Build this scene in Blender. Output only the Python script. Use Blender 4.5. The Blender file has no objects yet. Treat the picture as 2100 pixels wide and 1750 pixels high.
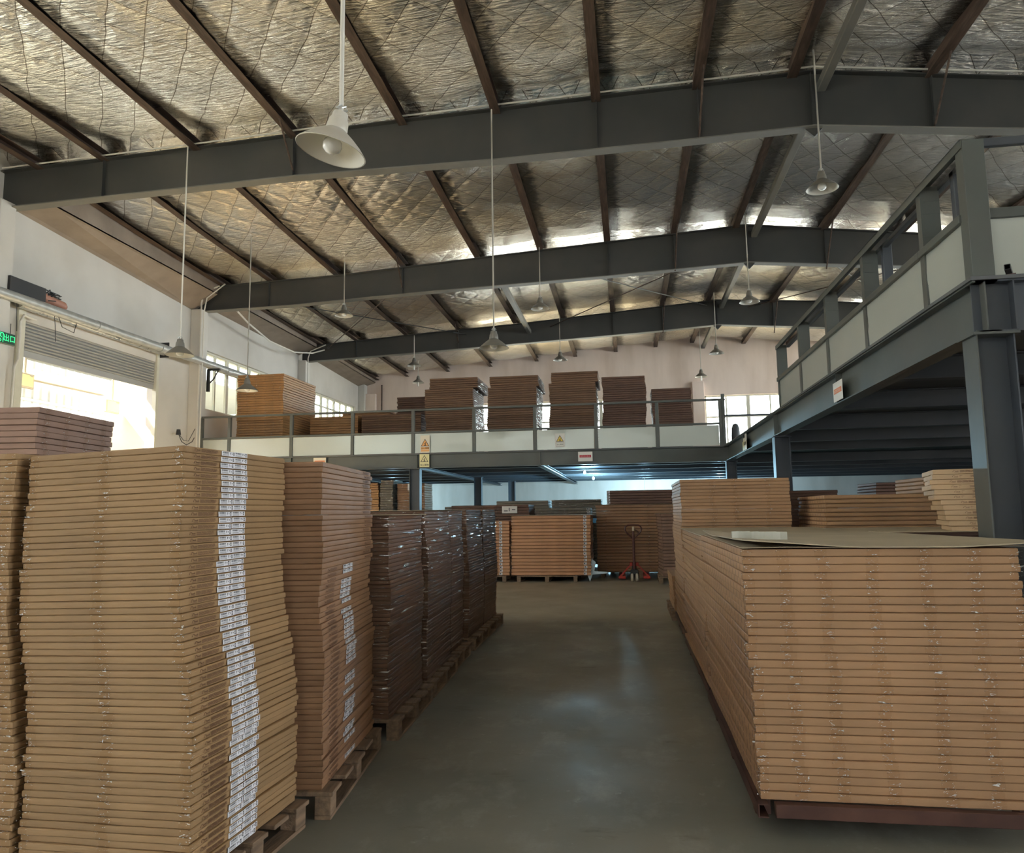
import bpy, math, random
from mathutils import Vector, Matrix
PI = math.pi
C = bpy.context.scene.collection
SC = bpy.context.scene
rnd = random.Random(7)

# ------------------------------------------------------------------ camera, world, light, exposure
cd = bpy.data.cameras.new('camera'); cam = bpy.data.objects.new('camera', cd); C.objects.link(cam); SC.camera = cam
R = Matrix(((0.9879807991, 0.0306430964, 0.1515088815), (0.1540125578, -0.1114818933, -0.9817596037),
            (-0.0131936572, 0.9932939082, -0.1148613917)))
cam.matrix_world = Matrix.Translation((0, 0, 1.6)) @ R.to_4x4()
cd.sensor_fit = 'HORIZONTAL'; cd.sensor_width = 36.0; cd.lens = 1523.5 / 2100 * 36.0
cd.clip_start = 0.05; cd.clip_end = 500
SC.view_settings.view_transform = 'Standard'; SC.view_settings.look = 'None'
SC.view_settings.gamma = 1.0; SC.view_settings.use_curve_mapping = False
SC.view_settings.exposure = -0.42

W = bpy.data.worlds.new('sky'); SC.world = W; W.use_nodes = True
bg = W.node_tree.nodes['Background']; bg.inputs[0].default_value = (0.93, 0.96, 1.0, 1); bg.inputs[1].default_value = 24.0

def area(name, loc, rot, sx, sy, power, col=(1, 1, 1)):
    l = bpy.data.lights.new(name, 'AREA'); l.shape = 'RECTANGLE'; l.size = sx; l.size_y = sy; l.energy = power; l.color = col
    o = bpy.data.objects.new(name, l); C.objects.link(o); o.location = loc; o.rotation_euler = rot
    return o
sl = bpy.data.lights.new('sun', 'SUN'); sl.energy = 190.0; sl.angle = 0.01; sl.color = (1.0, 0.84, 0.62)
so = bpy.data.objects.new('sun', sl); C.objects.link(so); so.rotation_euler = Vector((0.70, 0.16, -0.80)).to_track_quat('-Z', 'Y').to_euler()
def portal(name, loc, rot, sx, sy):
    o = area(name, loc, rot, sx, sy, 1); o.data.cycles.is_portal = True; return o
portal('door_portal', (-14.25, 17.8, 2.8), (0, -PI/2, 0), 5.6, 5.2)
portal('window_portal', (-14.25, 26.0, 6.2), (0, -PI/2, 0), 2.0, 6.2)
portal('window_portal', (-14.25, 34.3, 6.2), (0, -PI/2, 0), 2.0, 6.0)
portal('added_rear_portal', (-5.7, -8.1, 1.6), (PI/2, 0, PI), 2.6, 3.2)
portal('added_rear_portal', (-3.5, -8.1, 6.55), (PI/2, 0, PI), 11.0, 0.9)
portal('window_portal', (-14.25, 3.5, 6.2), (0, -PI/2, 0), 2.0, 12.0)
portal('added_right_door_portal', (21.15, -1.0, 2.3), (0, PI/2, 0), 4.6, 8.0)
portal('added_right_window_portal', (21.15, 5.5, 6.2), (0, PI/2, 0), 2.4, 13.0)
portal('added_right_window_portal', (21.15, 22.3, 5.8), (0, PI/2, 0), 4.4, 15.0)
portal('added_right_window_portal', (21.15, 34.2, 5.8), (0, PI/2, 0), 4.4, 7.0)
portal('rear_window_portal', (6.0, 38.15, 6.1), (-PI/2, 0, 0), 4.2, 2.4)
portal('rear_window_portal', (-3.4, 38.15, 6.1), (-PI/2, 0, 0), 8.4, 2.4)
portal('rear_window_portal', (15.75, 38.15, 6.8), (-PI/2, 0, 0), 9.5, 3.9)

# ------------------------------------------------------------------ materials
def nn(nt, t, **kw):
    n = nt.nodes.new(t)
    for k, v in kw.items(): setattr(n, k, v)
    return n
def mat(name, col, rough=0.6, metal=0.0, var=0.0, vscale=5.0, bump=0.0, bscale=20.0, stretch=(1, 1, 1), rand=0.0,
        dirt=None, dscale=2.0, damt=0.5, emit=None, estr=0.0, spec=None, coat=0.0, rvar=0.0):
    m = bpy.data.materials.new(name); m.use_nodes = True; nt = m.node_tree; b = nt.nodes['Principled BSDF']; L = nt.links.new
    b.inputs['Roughness'].default_value = rough; b.inputs['Metallic'].default_value = metal
    if spec is not None: b.inputs['Specular IOR Level'].default_value = spec
    if coat: b.inputs['Coat Weight'].default_value = coat; b.inputs['Coat Roughness'].default_value = 0.08
    tc = nn(nt, 'ShaderNodeTexCoord'); mp = nn(nt, 'ShaderNodeMapping'); mp.inputs['Scale'].default_value = stretch
    L(tc.outputs['Object'], mp.inputs['Vector'])
    rgb = nn(nt, 'ShaderNodeRGB'); rgb.outputs[0].default_value = (*col, 1); cur = rgb.outputs[0]
    def noise(sc, det=4.0):
        n = nn(nt, 'ShaderNodeTexNoise'); n.inputs['Scale'].default_value = sc; n.inputs['Detail'].default_value = det
        L(mp.outputs[0], n.inputs['Vector']); return n.outputs['Fac']
    def ramp(src, a, b_, lo, hi):
        r = nn(nt, 'ShaderNodeMapRange'); L(src, r.inputs['Value'])
        r.inputs['From Min'].default_value = a; r.inputs['From Max'].default_value = b_
        r.inputs['To Min'].default_value = lo; r.inputs['To Max'].default_value = hi; return r.outputs[0]
    if dirt is not None:
        mx = nn(nt, 'ShaderNodeMix', data_type='RGBA'); L(ramp(noise(dscale, 6), 0.42, 0.68, 0, damt), mx.inputs['Factor'])
        L(cur, mx.inputs['A']); mx.inputs['B'].default_value = (*dirt, 1); cur = mx.outputs['Result']
    if var or rand:
        hs = nn(nt, 'ShaderNodeHueSaturation'); L(cur, hs.inputs['Color'])
        s = ramp(noise(vscale), 0.3, 0.7, 1 - var, 1 + var)
        if rand:
            oi = nn(nt, 'ShaderNodeObjectInfo'); ml = nn(nt, 'ShaderNodeMath', operation='MULTIPLY')
            L(s, ml.inputs[0]); L(ramp(oi.outputs['Random'], 0, 1, 1 - rand, 1 + rand), ml.inputs[1]); s = ml.outputs[0]
        L(s, hs.inputs['Value']); cur = hs.outputs[0]
    L(cur, b.inputs['Base Color'])
    if rvar: L(ramp(noise(vscale * 1.7), 0.35, 0.65, max(0.02, rough - rvar), rough + rvar), b.inputs['Roughness'])
    if bump:
        bp = nn(nt, 'ShaderNodeBump'); bp.inputs['Strength'].default_value = bump; bp.inputs['Distance'].default_value = 0.01
        L(noise(bscale, 5), bp.inputs['Height']); L(bp.outputs[0], b.inputs['Normal'])
    if emit: b.inputs['Emission Color'].default_value = (*emit, 1); b.inputs['Emission Strength'].default_value = estr
    m['nt'] = 1
    return m

M = {}
M['kraft'] = mat('kraft_card', (0.39, 0.225, 0.115), 0.62, var=0.10, vscale=3, bump=0.12, bscale=60, stretch=(1, 1, 3), rand=0.08)
M['kraft_olive'] = mat('kraft_card_matt', (0.305, 0.188, 0.09), 0.66, var=0.12, vscale=3, bump=0.15, bscale=40, stretch=(1, 1, 4), rand=0.08)
M['kraft_brown'] = mat('kraft_card_brown', (0.30, 0.165, 0.088), 0.6, var=0.10, vscale=3, bump=0.12, bscale=50, rand=0.10)
M['kraft_red'] = mat('kraft_card_reddish', (0.26, 0.155, 0.11), 0.6, var=0.10, vscale=3, bump=0.12, bscale=50, rand=0.08)
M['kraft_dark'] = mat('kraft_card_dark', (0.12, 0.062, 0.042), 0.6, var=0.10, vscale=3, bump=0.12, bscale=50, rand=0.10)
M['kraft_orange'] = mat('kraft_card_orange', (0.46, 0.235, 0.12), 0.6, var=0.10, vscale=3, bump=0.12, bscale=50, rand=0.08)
M['kraft_wrapped'] = mat('kraft_card_wrapped_shade', (0.19, 0.105, 0.066), 0.6, var=0.12, vscale=3, bump=0.12, bscale=50, rand=0.10)  # shade of the side platform put into the kraft colour
M['kraft_mezz'] = mat('kraft_card_mezz_shade', (0.155, 0.082, 0.045), 0.6, var=0.12, vscale=3, bump=0.12, bscale=50, rand=0.10)  # darker kraft: weak front light on the platform loads is in the colour
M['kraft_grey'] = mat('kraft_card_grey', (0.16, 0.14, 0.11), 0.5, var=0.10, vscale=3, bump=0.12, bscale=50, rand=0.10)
M['kraft_gold'] = mat('kraft_card_gold', (0.36, 0.19, 0.075), 0.5, var=0.10, vscale=3, bump=0.2, bscale=30, rand=0.10)
M['kraft_pale'] = mat('kraft_card_pale', (0.50, 0.345, 0.20), 0.65, var=0.06, vscale=3, bump=0.1, bscale=50, rand=0.05)
M['sheet'] = mat('card_sheet', (0.40, 0.33, 0.23), 0.7, var=0.08, vscale=2, bump=0.1, bscale=30)
M['white_card'] = mat('white_carton_end', (0.7, 0.75, 0.75), 0.5, var=0.05)
M['label'] = mat('label_paper', (0.80, 0.80, 0.84), 0.5)
M['ink'] = mat('black_ink', (0.03, 0.03, 0.035), 0.6)
M['brown_ink'] = mat('brown_print', (0.15, 0.075, 0.04), 0.65)
M['steel'] = mat('grey_green_paint', (0.085, 0.095, 0.088), 0.42, var=0.10, vscale=1.5, bump=0.06, bscale=12, dirt=(0.09, 0.085, 0.075), dscale=1.3)
M['steel_blue'] = mat('blue_grey_paint', (0.06, 0.07, 0.085), 0.45, var=0.1, vscale=1.5, bump=0.06, bscale=12, dirt=(0.07, 0.07, 0.075))
M['rafter'] = mat('dark_grey_paint', (0.045, 0.047, 0.046), 0.5, var=0.12, vscale=0.8, bump=0.05, bscale=5, dirt=(0.06, 0.055, 0.05), dscale=0.8)
M['flange'] = mat('dusty_grey_paint', (0.16, 0.155, 0.14), 0.6, var=0.12, vscale=1.0, bump=0.05, bscale=8)
M['rust'] = mat('rusty_brown_steel', (0.055, 0.033, 0.024), 0.7, var=0.3, vscale=4, stretch=(6, 0.7, 6), bump=0.3, bscale=10, dirt=(0.14, 0.095, 0.07), dscale=1.5, damt=0.5)
M['galv'] = mat('galvanised_steel', (0.55, 0.56, 0.55), 0.32, metal=0.75, var=0.15, vscale=3, bump=0.12, bscale=6, rvar=0.1)
M['shutter'] = mat('shutter_slats', (0.36, 0.365, 0.36), 0.35, metal=0.3, var=0.06, vscale=1)
M['panel'] = mat('dented_sheet_metal', (0.50, 0.53, 0.49), 0.33, metal=0.35, var=0.02, vscale=1)
M['plaster'] = mat('old_white_plaster', (0.60, 0.575, 0.535), 0.85, var=0.05, vscale=0.6, bump=0.2, bscale=4, dirt=(0.46, 0.43, 0.38), dscale=0.45, damt=0.6)
M['plaster_pink'] = mat('stained_cream_plaster', (0.80, 0.67, 0.60), 0.85, var=0.05, vscale=0.6, bump=0.2, bscale=4, stretch=(1.5, 1, 0.35), dirt=(0.46, 0.35, 0.28), dscale=0.6, damt=0.6)
M['soffit'] = mat('dusty_brown_gutter', (0.26, 0.21, 0.17), 0.75, var=0.15, vscale=1.5, bump=0.1)
M['frame'] = mat('cream_window_frame', (0.62, 0.60, 0.50), 0.5, var=0.04)
M['conduit'] = mat('white_plastic_pipe', (0.66, 0.63, 0.57), 0.45, var=0.05)
M['pipe'] = mat('grey_pipe', (0.40, 0.41, 0.40), 0.4, metal=0.3, var=0.15, vscale=6, bump=0.1)
M['wood'] = mat('pallet_wood', (0.24, 0.16, 0.10), 0.8, var=0.25, vscale=5, stretch=(6, 0.8, 6), bump=0.4, bscale=14, dirt=(0.10, 0.07, 0.05), dscale=4)
M['rackred'] = mat('rust_red_steel', (0.065, 0.026, 0.018), 0.6, var=0.2, vscale=4, bump=0.2, dirt=(0.12, 0.055, 0.035), dscale=5, damt=0.4)
M['lamp_white'] = mat('dusty_white_enamel', (0.55, 0.52, 0.46), 0.35, var=0.08, vscale=8, dirt=(0.35, 0.29, 0.22), dscale=4)
M['lamp_grey'] = mat('dusty_grey_enamel', (0.17, 0.16, 0.14), 0.4, var=0.08, vscale=8)
M['reflector'] = mat('white_reflector', (0.72, 0.70, 0.64), 0.3)
M['bulb'] = mat('unlit_opal_bulb', (0.85, 0.85, 0.82), 0.15, coat=0.5)
M['black'] = mat('black_paint', (0.02, 0.02, 0.022), 0.45)
M['red'] = mat('red_paint', (0.42, 0.035, 0.022), 0.35, var=0.1, coat=0.3)
M['maroon'] = mat('dark_red_paint', (0.07, 0.014, 0.012), 0.35, coat=0.3)
M['cream'] = mat('cream_rubber', (0.52, 0.45, 0.35), 0.6)
M['copper'] = mat('reddish_motor_paint', (0.42, 0.20, 0.14), 0.45, var=0.1)
M['yellow'] = mat('sign_yellow', (0.85, 0.62, 0.12), 0.5)
M['orange'] = mat('sign_orange', (0.85, 0.42, 0.13), 0.5)
M['paleyellow'] = mat('sign_pale_yellow', (0.86, 0.78, 0.42), 0.5)
M['signwhite'] = mat('sign_white', (0.80, 0.77, 0.72), 0.5)
M['signcream'] = mat('sign_cream', (0.84, 0.76, 0.62), 0.5)
M['signred'] = mat('sign_red', (0.50, 0.03, 0.05), 0.5)
M['signorange'] = mat('sign_orange_red', (0.75, 0.25, 0.10), 0.5)
M['exitgreen'] = mat('exit_dark_green', (0.01, 0.07, 0.04), 0.3)
M['exitglow'] = mat('exit_glow', (0.05, 0.8, 0.3), 0.3, emit=(0.05, 1.0, 0.35), estr=1.2)
M['led'] = mat('lit_bulb', (1, 1, 1), 0.3, emit=(0.75, 0.93, 1.0), estr=30)
M['deck'] = mat('deck_plate', (0.10, 0.105, 0.11), 0.6, var=0.1)
M['cladding'] = mat('pale_corrugated_cladding', (0.66, 0.71, 0.72), 0.45, var=0.04, vscale=1)
M['beige'] = mat('beige_render', (0.52, 0.47, 0.36), 0.85, var=0.04)
M['beam_out'] = mat('dusty_outdoor_beam', (0.36, 0.33, 0.25), 0.7, var=0.06)
M['concrete'] = mat('pale_concrete', (0.55, 0.54, 0.50), 0.85, var=0.08)
M['foam'] = mat('pale_blue_foam', (0.55, 0.66, 0.75), 0.6)
M['strip'] = mat('pale_plastic_strip', (0.45, 0.45, 0.38), 0.4, var=0.05)
M['blue'] = mat('blue_card', (0.10, 0.38, 0.72), 0.5)

def foil_mat():
    m = bpy.data.materials.new('quilted_foil'); m.use_nodes = True; nt = m.node_tree; b = nt.nodes['Principled BSDF']; L = nt.links.new
    tc = nn(nt, 'ShaderNodeTexCoord'); sx = nn(nt, 'ShaderNodeSeparateXYZ'); L(tc.outputs['Object'], sx.inputs[0])
    def mth(op, a, b_=None, c=None):
        n = nn(nt, 'ShaderNodeMath', operation=op)
        for i, v in enumerate((a, b_, c)):
            if v is None: continue
            if isinstance(v, (int, float)): n.inputs[i].default_value = v
            else: L(v, n.inputs[i])
        return n.outputs[0]
    wob = nn(nt, 'ShaderNodeTexNoise'); wob.inputs['Scale'].default_value = 0.9; L(tc.outputs['Object'], wob.inputs['Vector'])
    xx = mth('ADD', mth('DIVIDE', sx.outputs[0], 0.78), mth('MULTIPLY', wob.outputs['Fac'], 0.35))
    yy = mth('DIVIDE', sx.outputs[1], 0.98)
    def tri(s): return mth('ABSOLUTE', mth('SUBTRACT', mth('FRACT', s), 0.5))   # 0.5 at the seam
    du = mth('SUBTRACT', 0.5, tri(mth('ADD', xx, yy))); dv = mth('SUBTRACT', 0.5, tri(mth('SUBTRACT', xx, yy)))
    d = mth('MINIMUM', du, dv)
    seam = nn(nt, 'ShaderNodeMapRange', interpolation_type='SMOOTHSTEP'); L(d, seam.inputs['Value'])
    seam.inputs['From Min'].default_value = 0.0; seam.inputs['From Max'].default_value = 0.022
    pil = nn(nt, 'ShaderNodeMapRange', interpolation_type='SMOOTHSTEP'); L(d, pil.inputs['Value'])
    pil.inputs['From Min'].default_value = 0.0; pil.inputs['From Max'].default_value = 0.26
    mp = nn(nt, 'ShaderNodeMapping'); mp.inputs['Scale'].default_value = (2.6, 15.0, 1.0); L(tc.outputs['Object'], mp.inputs[0])
    w1 = nn(nt, 'ShaderNodeTexNoise'); w1.inputs['Scale'].default_value = 1.0; w1.inputs['Detail'].default_value = 5; w1.inputs['Roughness'].default_value = 0.62; L(mp.outputs[0], w1.inputs['Vector'])
    w1.inputs['Distortion'].default_value = 0.4
    mp2 = nn(nt, 'ShaderNodeMapping'); mp2.inputs['Scale'].default_value = (4.0, 45.0, 1.0); L(tc.outputs['Object'], mp2.inputs[0])
    w2 = nn(nt, 'ShaderNodeTexNoise'); w2.inputs['Scale'].default_value = 1.0; w2.inputs['Detail'].default_value = 3; L(mp2.outputs[0], w2.inputs['Vector'])
    near = None
    for fy in (13.0, 21.2, 29.4, 36.5):
        q = mth('DIVIDE', mth('SUBTRACT', sx.outputs[1], fy), 1.6); g_ = mth('EXPONENT', mth('MULTIPLY', mth('MULTIPLY', q, q), -1.0))
        near = g_ if near is None else mth('ADD', near, g_)
    w1f = mth('MULTIPLY', w1.outputs['Fac'], mth('ADD', 0.62, mth('MULTIPLY', near, 2.4)))
    h = mth('ADD', mth('MULTIPLY', pil.outputs[0], 0.020), mth('ADD', mth('MULTIPLY', w1f, 0.072), mth('MULTIPLY', w2.outputs['Fac'], 0.014)))
    bp = nn(nt, 'ShaderNodeBump'); bp.inputs['Strength'].default_value = 1.0; bp.inputs['Distance'].default_value = 1.0; L(h, bp.inputs['Height'])
    L(bp.outputs[0], b.inputs['Normal'])
    big = nn(nt, 'ShaderNodeTexNoise'); big.inputs['Scale'].default_value = 0.22; big.inputs['Detail'].default_value = 4; L(tc.outputs['Object'], big.inputs['Vector'])
    cr = nn(nt, 'ShaderNodeValToRGB'); L(big.outputs['Fac'], cr.inputs[0])
    cr.color_ramp.elements[0].position = 0.35; cr.color_ramp.elements[0].color = (0.78, 0.68, 0.52, 1)
    cr.color_ramp.elements[1].position = 0.62; cr.color_ramp.elements[1].color = (0.92, 0.90, 0.87, 1)
    mx = nn(nt, 'ShaderNodeMix', data_type='RGBA'); L(seam.outputs[0], mx.inputs['Factor']); mx.inputs['A'].default_value = (0.16, 0.12, 0.085, 1)
    L(cr.outputs[0], mx.inputs['B']); L(mx.outputs['Result'], b.inputs['Base Color'])
    # shade bands along the purlins, painted into the foil colour
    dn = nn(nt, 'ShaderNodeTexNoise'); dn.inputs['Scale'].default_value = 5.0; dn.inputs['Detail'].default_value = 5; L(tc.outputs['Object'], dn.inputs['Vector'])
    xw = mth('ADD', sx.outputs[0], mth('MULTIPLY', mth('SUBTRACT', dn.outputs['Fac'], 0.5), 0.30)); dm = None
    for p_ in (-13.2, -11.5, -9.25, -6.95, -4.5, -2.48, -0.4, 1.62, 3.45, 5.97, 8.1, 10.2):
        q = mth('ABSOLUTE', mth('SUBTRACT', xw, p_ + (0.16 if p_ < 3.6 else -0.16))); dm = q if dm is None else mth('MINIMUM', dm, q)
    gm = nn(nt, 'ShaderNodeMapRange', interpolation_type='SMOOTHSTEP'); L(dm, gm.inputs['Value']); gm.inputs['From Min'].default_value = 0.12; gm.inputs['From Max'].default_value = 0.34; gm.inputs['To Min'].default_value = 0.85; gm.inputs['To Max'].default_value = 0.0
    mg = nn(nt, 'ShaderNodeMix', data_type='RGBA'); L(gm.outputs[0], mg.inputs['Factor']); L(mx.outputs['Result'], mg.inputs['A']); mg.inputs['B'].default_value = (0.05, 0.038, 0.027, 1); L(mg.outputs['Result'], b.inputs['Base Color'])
    b.inputs['Metallic'].default_value = 0.93; b.inputs['Roughness'].default_value = 0.17
    return m
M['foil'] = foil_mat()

def floor_mat():
    m = bpy.data.materials.new('worn_painted_floor'); m.use_nodes = True; nt = m.node_tree; b = nt.nodes['Principled BSDF']; L = nt.links.new
    tc = nn(nt, 'ShaderNodeTexCoord')
    def noise(s, d=6, r=0.55, st=(1, 1, 1)):
        mp = nn(nt, 'ShaderNodeMapping'); mp.inputs['Scale'].default_value = st; L(tc.outputs['Object'], mp.inputs[0])
        n = nn(nt, 'ShaderNodeTexNoise'); n.inputs['Scale'].default_value = s; n.inputs['Detail'].default_value = d; n.inputs['Roughness'].default_value = r
        L(mp.outputs[0], n.inputs['Vector']); return n.outputs['Fac']
    r1 = nn(nt, 'ShaderNodeValToRGB'); L(noise(0.5), r1.inputs[0])
    e = r1.color_ramp.elements; e[0].position = 0.35; e[0].color = (0.165, 0.17, 0.145, 1); e[1].position = 0.66; e[1].color = (0.245, 0.225, 0.185, 1)
    def over(cur, fac, lo, hi, amt, col):
        mr = nn(nt, 'ShaderNodeMapRange'); L(fac, mr.inputs['Value']); mr.inputs['From Min'].default_value = lo; mr.inputs['From Max'].default_value = hi
        mr.inputs['To Max'].default_value = amt
        mx = nn(nt, 'ShaderNodeMix', data_type='RGBA'); L(mr.outputs[0], mx.inputs['Factor']); L(cur, mx.inputs['A']); mx.inputs['B'].default_value = (*col, 1)
        return mx.outputs['Result']
    c = over(r1.outputs[0], noise(2.5, 8, 0.7, (1, 0.6, 1)), 0.52, 0.68, 0.55, (0.34, 0.33, 0.29))
    c = over(c, noise(7, 8, 0.75), 0.62, 0.72, 0.8, (0.42, 0.41, 0.37))
    c = over(c, noise(3.3, 8, 0.7, (0.5, 1.2, 1)), 0.60, 0.72, 0.6, (0.09, 0.075, 0.055))
    sx = nn(nt, 'ShaderNodeSeparateXYZ'); L(tc.outputs['Object'], sx.inputs[0]); ad = nn(nt, 'ShaderNodeMath', operation='MULTIPLY_ADD'); L(noise(0.8), ad.inputs[0]); ad.inputs[1].default_value = 3.0; L(sx.outputs[1], ad.inputs[2])
    c = over(c, ad.outputs[0], 11.5, 13.5, 0.55, (0.38, 0.32, 0.22))  # tan dust past the left row, door light painted in with it
    L(c, b.inputs['Base Color'])
    mr = nn(nt, 'ShaderNodeMapRange'); L(noise(1.2), mr.inputs['Value']); mr.inputs['From Min'].default_value = 0.3; mr.inputs['From Max'].default_value = 0.7
    mr.inputs['To Min'].default_value = 0.38; mr.inputs['To Max'].default_value = 0.62; L(mr.outputs[0], b.inputs['Roughness'])
    bp = nn(nt, 'ShaderNodeBump'); bp.inputs['Strength'].default_value = 0.15; bp.inputs['Distance'].default_value = 0.01; L(noise(14, 8, 0.7), bp.inputs['Height']); L(bp.outputs[0], b.inputs['Normal'])
    return m
M['floor'] = floor_mat()

def film_mat(name, lo, hi, base=0.0, st=(7, 3, 55), tint=(0.93, 0.92, 0.91, 1), top=0.75, white_glint=0.66):
    m = bpy.data.materials.new(name); m.use_nodes = True; nt = m.node_tree; L = nt.links.new
    out = nt.nodes['Material Output']; nt.nodes.remove(nt.nodes['Principled BSDF'])
    tc = nn(nt, 'ShaderNodeTexCoord'); mp = nn(nt, 'ShaderNodeMapping'); mp.inputs['Scale'].default_value = st; mp.inputs['Rotation'].default_value = (0.12, 0.1, 0); L(tc.outputs['Object'], mp.inputs[0])
    n = nn(nt, 'ShaderNodeTexNoise'); n.inputs['Scale'].default_value = 1.0; n.inputs['Detail'].default_value = 5; n.inputs['Distortion'].default_value = 0.8; L(mp.outputs[0], n.inputs['Vector'])
    bp = nn(nt, 'ShaderNodeBump'); bp.inputs['Strength'].default_value = 1.0; bp.inputs['Distance'].default_value = 0.02; L(n.outputs['Fac'], bp.inputs['Height'])
    g = nn(nt, 'ShaderNodeBsdfGlossy'); g.inputs['Roughness'].default_value = 0.10; g.inputs['Color'].default_value = (0.95, 0.95, 0.95, 1); L(bp.outputs[0], g.inputs['Normal'])
    t = nn(nt, 'ShaderNodeBsdfTransparent'); t.inputs['Color'].default_value = tint
    mr = nn(nt, 'ShaderNodeMapRange'); L(n.outputs['Fac'], mr.inputs['Value']); mr.inputs['From Min'].default_value = lo; mr.inputs['From Max'].default_value = hi
    mr.inputs['To Min'].default_value = base; mr.inputs['To Max'].default_value = top
    ms = nn(nt, 'ShaderNodeMixShader'); L(mr.outputs[0], ms.inputs[0]); L(t.outputs[0], ms.inputs[1]); L(g.outputs[0], ms.inputs[2])
    n2 = nn(nt, 'ShaderNodeTexNoise'); n2.inputs['Scale'].default_value = 1.3; n2.inputs['Detail'].default_value = 6; n2.inputs['Distortion'].default_value = 1.5
    m2 = nn(nt, 'ShaderNodeVectorMath', operation='ADD'); oi = nn(nt, 'ShaderNodeObjectInfo'); L(mp.outputs[0], m2.inputs[0]); sc_ = nn(nt, 'ShaderNodeMath', operation='MULTIPLY'); L(oi.outputs['Random'], sc_.inputs[0]); sc_.inputs[1].default_value = 60.0; L(sc_.outputs[0], m2.inputs[1]); L(m2.outputs[0], n2.inputs['Vector'])
    m3 = nn(nt, 'ShaderNodeMapRange'); L(n2.outputs['Fac'], m3.inputs['Value']); m3.inputs['From Min'].default_value = white_glint; m3.inputs['From Max'].default_value = white_glint + 0.04; m3.inputs['To Max'].default_value = 0.85  # bubbled white patches, with the tape glints painted in as plain white
    wd = nn(nt, 'ShaderNodeBsdfPrincipled'); wd.inputs['Base Color'].default_value = (0.9, 0.9, 0.9, 1); wd.inputs['Roughness'].default_value = 0.15; L(bp.outputs[0], wd.inputs['Normal'])
    mz = nn(nt, 'ShaderNodeMixShader'); L(m3.outputs[0], mz.inputs[0]); L(ms.outputs[0], mz.inputs[1]); L(wd.outputs[0], mz.inputs[2]); L(mz.outputs[0], out.inputs['Surface'])
    return m
M['film'] = film_mat('stretch_film', 0.585, 0.66, 0.0, white_glint=0.68)
M['tape'] = film_mat('clear_packing_tape', 0.58, 0.64, 0.0, (26, 26, 70), (0.93, 0.91, 0.88, 1), 0.6, 0.625)
def glass_mat():
    m = bpy.data.materials.new('window_glass'); m.use_nodes = True; nt = m.node_tree; L = nt.links.new
    out = nt.nodes['Material Output']; nt.nodes.remove(nt.nodes['Principled BSDF'])
    g = nn(nt, 'ShaderNodeBsdfGlossy'); g.inputs['Roughness'].default_value = 0.02; t = nn(nt, 'ShaderNodeBsdfTransparent'); t.inputs['Color'].default_value = (0.93, 0.96, 0.94, 1)
    ms = nn(nt, 'ShaderNodeMixShader'); ms.inputs[0].default_value = 0.06; L(t.outputs[0], ms.inputs[1]); L(g.outputs[0], ms.inputs[2]); L(ms.outputs[0], out.inputs['Surface'])
    return m
M['glass'] = glass_mat()
def section_mat():
    """kraft cartons whose ends show upright flap seams"""
    m = mat('kraft_card_sectioned', (0.37, 0.215, 0.112), 0.62, var=0.10, vscale=3, bump=0.12, bscale=60, rand=0.08)
    nt = m.node_tree; L = nt.links.new; b = nt.nodes['Principled BSDF']; src = b.inputs['Base Color'].links[0].from_socket
    tc = nn(nt, 'ShaderNodeTexCoord'); sx = nn(nt, 'ShaderNodeSeparateXYZ'); L(tc.outputs['Object'], sx.inputs[0])
    oi = nn(nt, 'ShaderNodeObjectInfo')
    a = nn(nt, 'ShaderNodeMath', operation='MULTIPLY_ADD'); L(sx.outputs[1], a.inputs[0]); a.inputs[1].default_value = 8.5; L(oi.outputs['Random'], a.inputs[2])
    f = nn(nt, 'ShaderNodeMath', operation='FRACT'); L(a.outputs[0], f.inputs[0])
    c = nn(nt, 'ShaderNodeMath', operation='LESS_THAN'); L(f.outputs[0], c.inputs[0]); c.inputs[1].default_value = 0.11
    ge = nn(nt, 'ShaderNodeNewGeometry'); sn = nn(nt, 'ShaderNodeSeparateXYZ'); L(ge.outputs['Normal'], sn.inputs[0])
    ab = nn(nt, 'ShaderNodeMath', operation='ABSOLUTE'); L(sn.outputs[0], ab.inputs[0]); g = nn(nt, 'ShaderNodeMath', operation='GREATER_THAN'); L(ab.outputs[0], g.inputs[0]); g.inputs[1].default_value = 0.8
    mu = nn(nt, 'ShaderNodeMath', operation='MULTIPLY'); L(c.outputs[0], mu.inputs[0]); L(g.outputs[0], mu.inputs[1])
    mx = nn(nt, 'ShaderNodeMix', data_type='RGBA'); L(mu.outputs[0], mx.inputs['Factor']); L(src, mx.inputs['A']); mx.inputs['B'].default_value = (0.12, 0.065, 0.035, 1); L(mx.outputs['Result'], b.inputs['Base Color'])
    return m
M['kraft_sect'] = section_mat()

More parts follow.
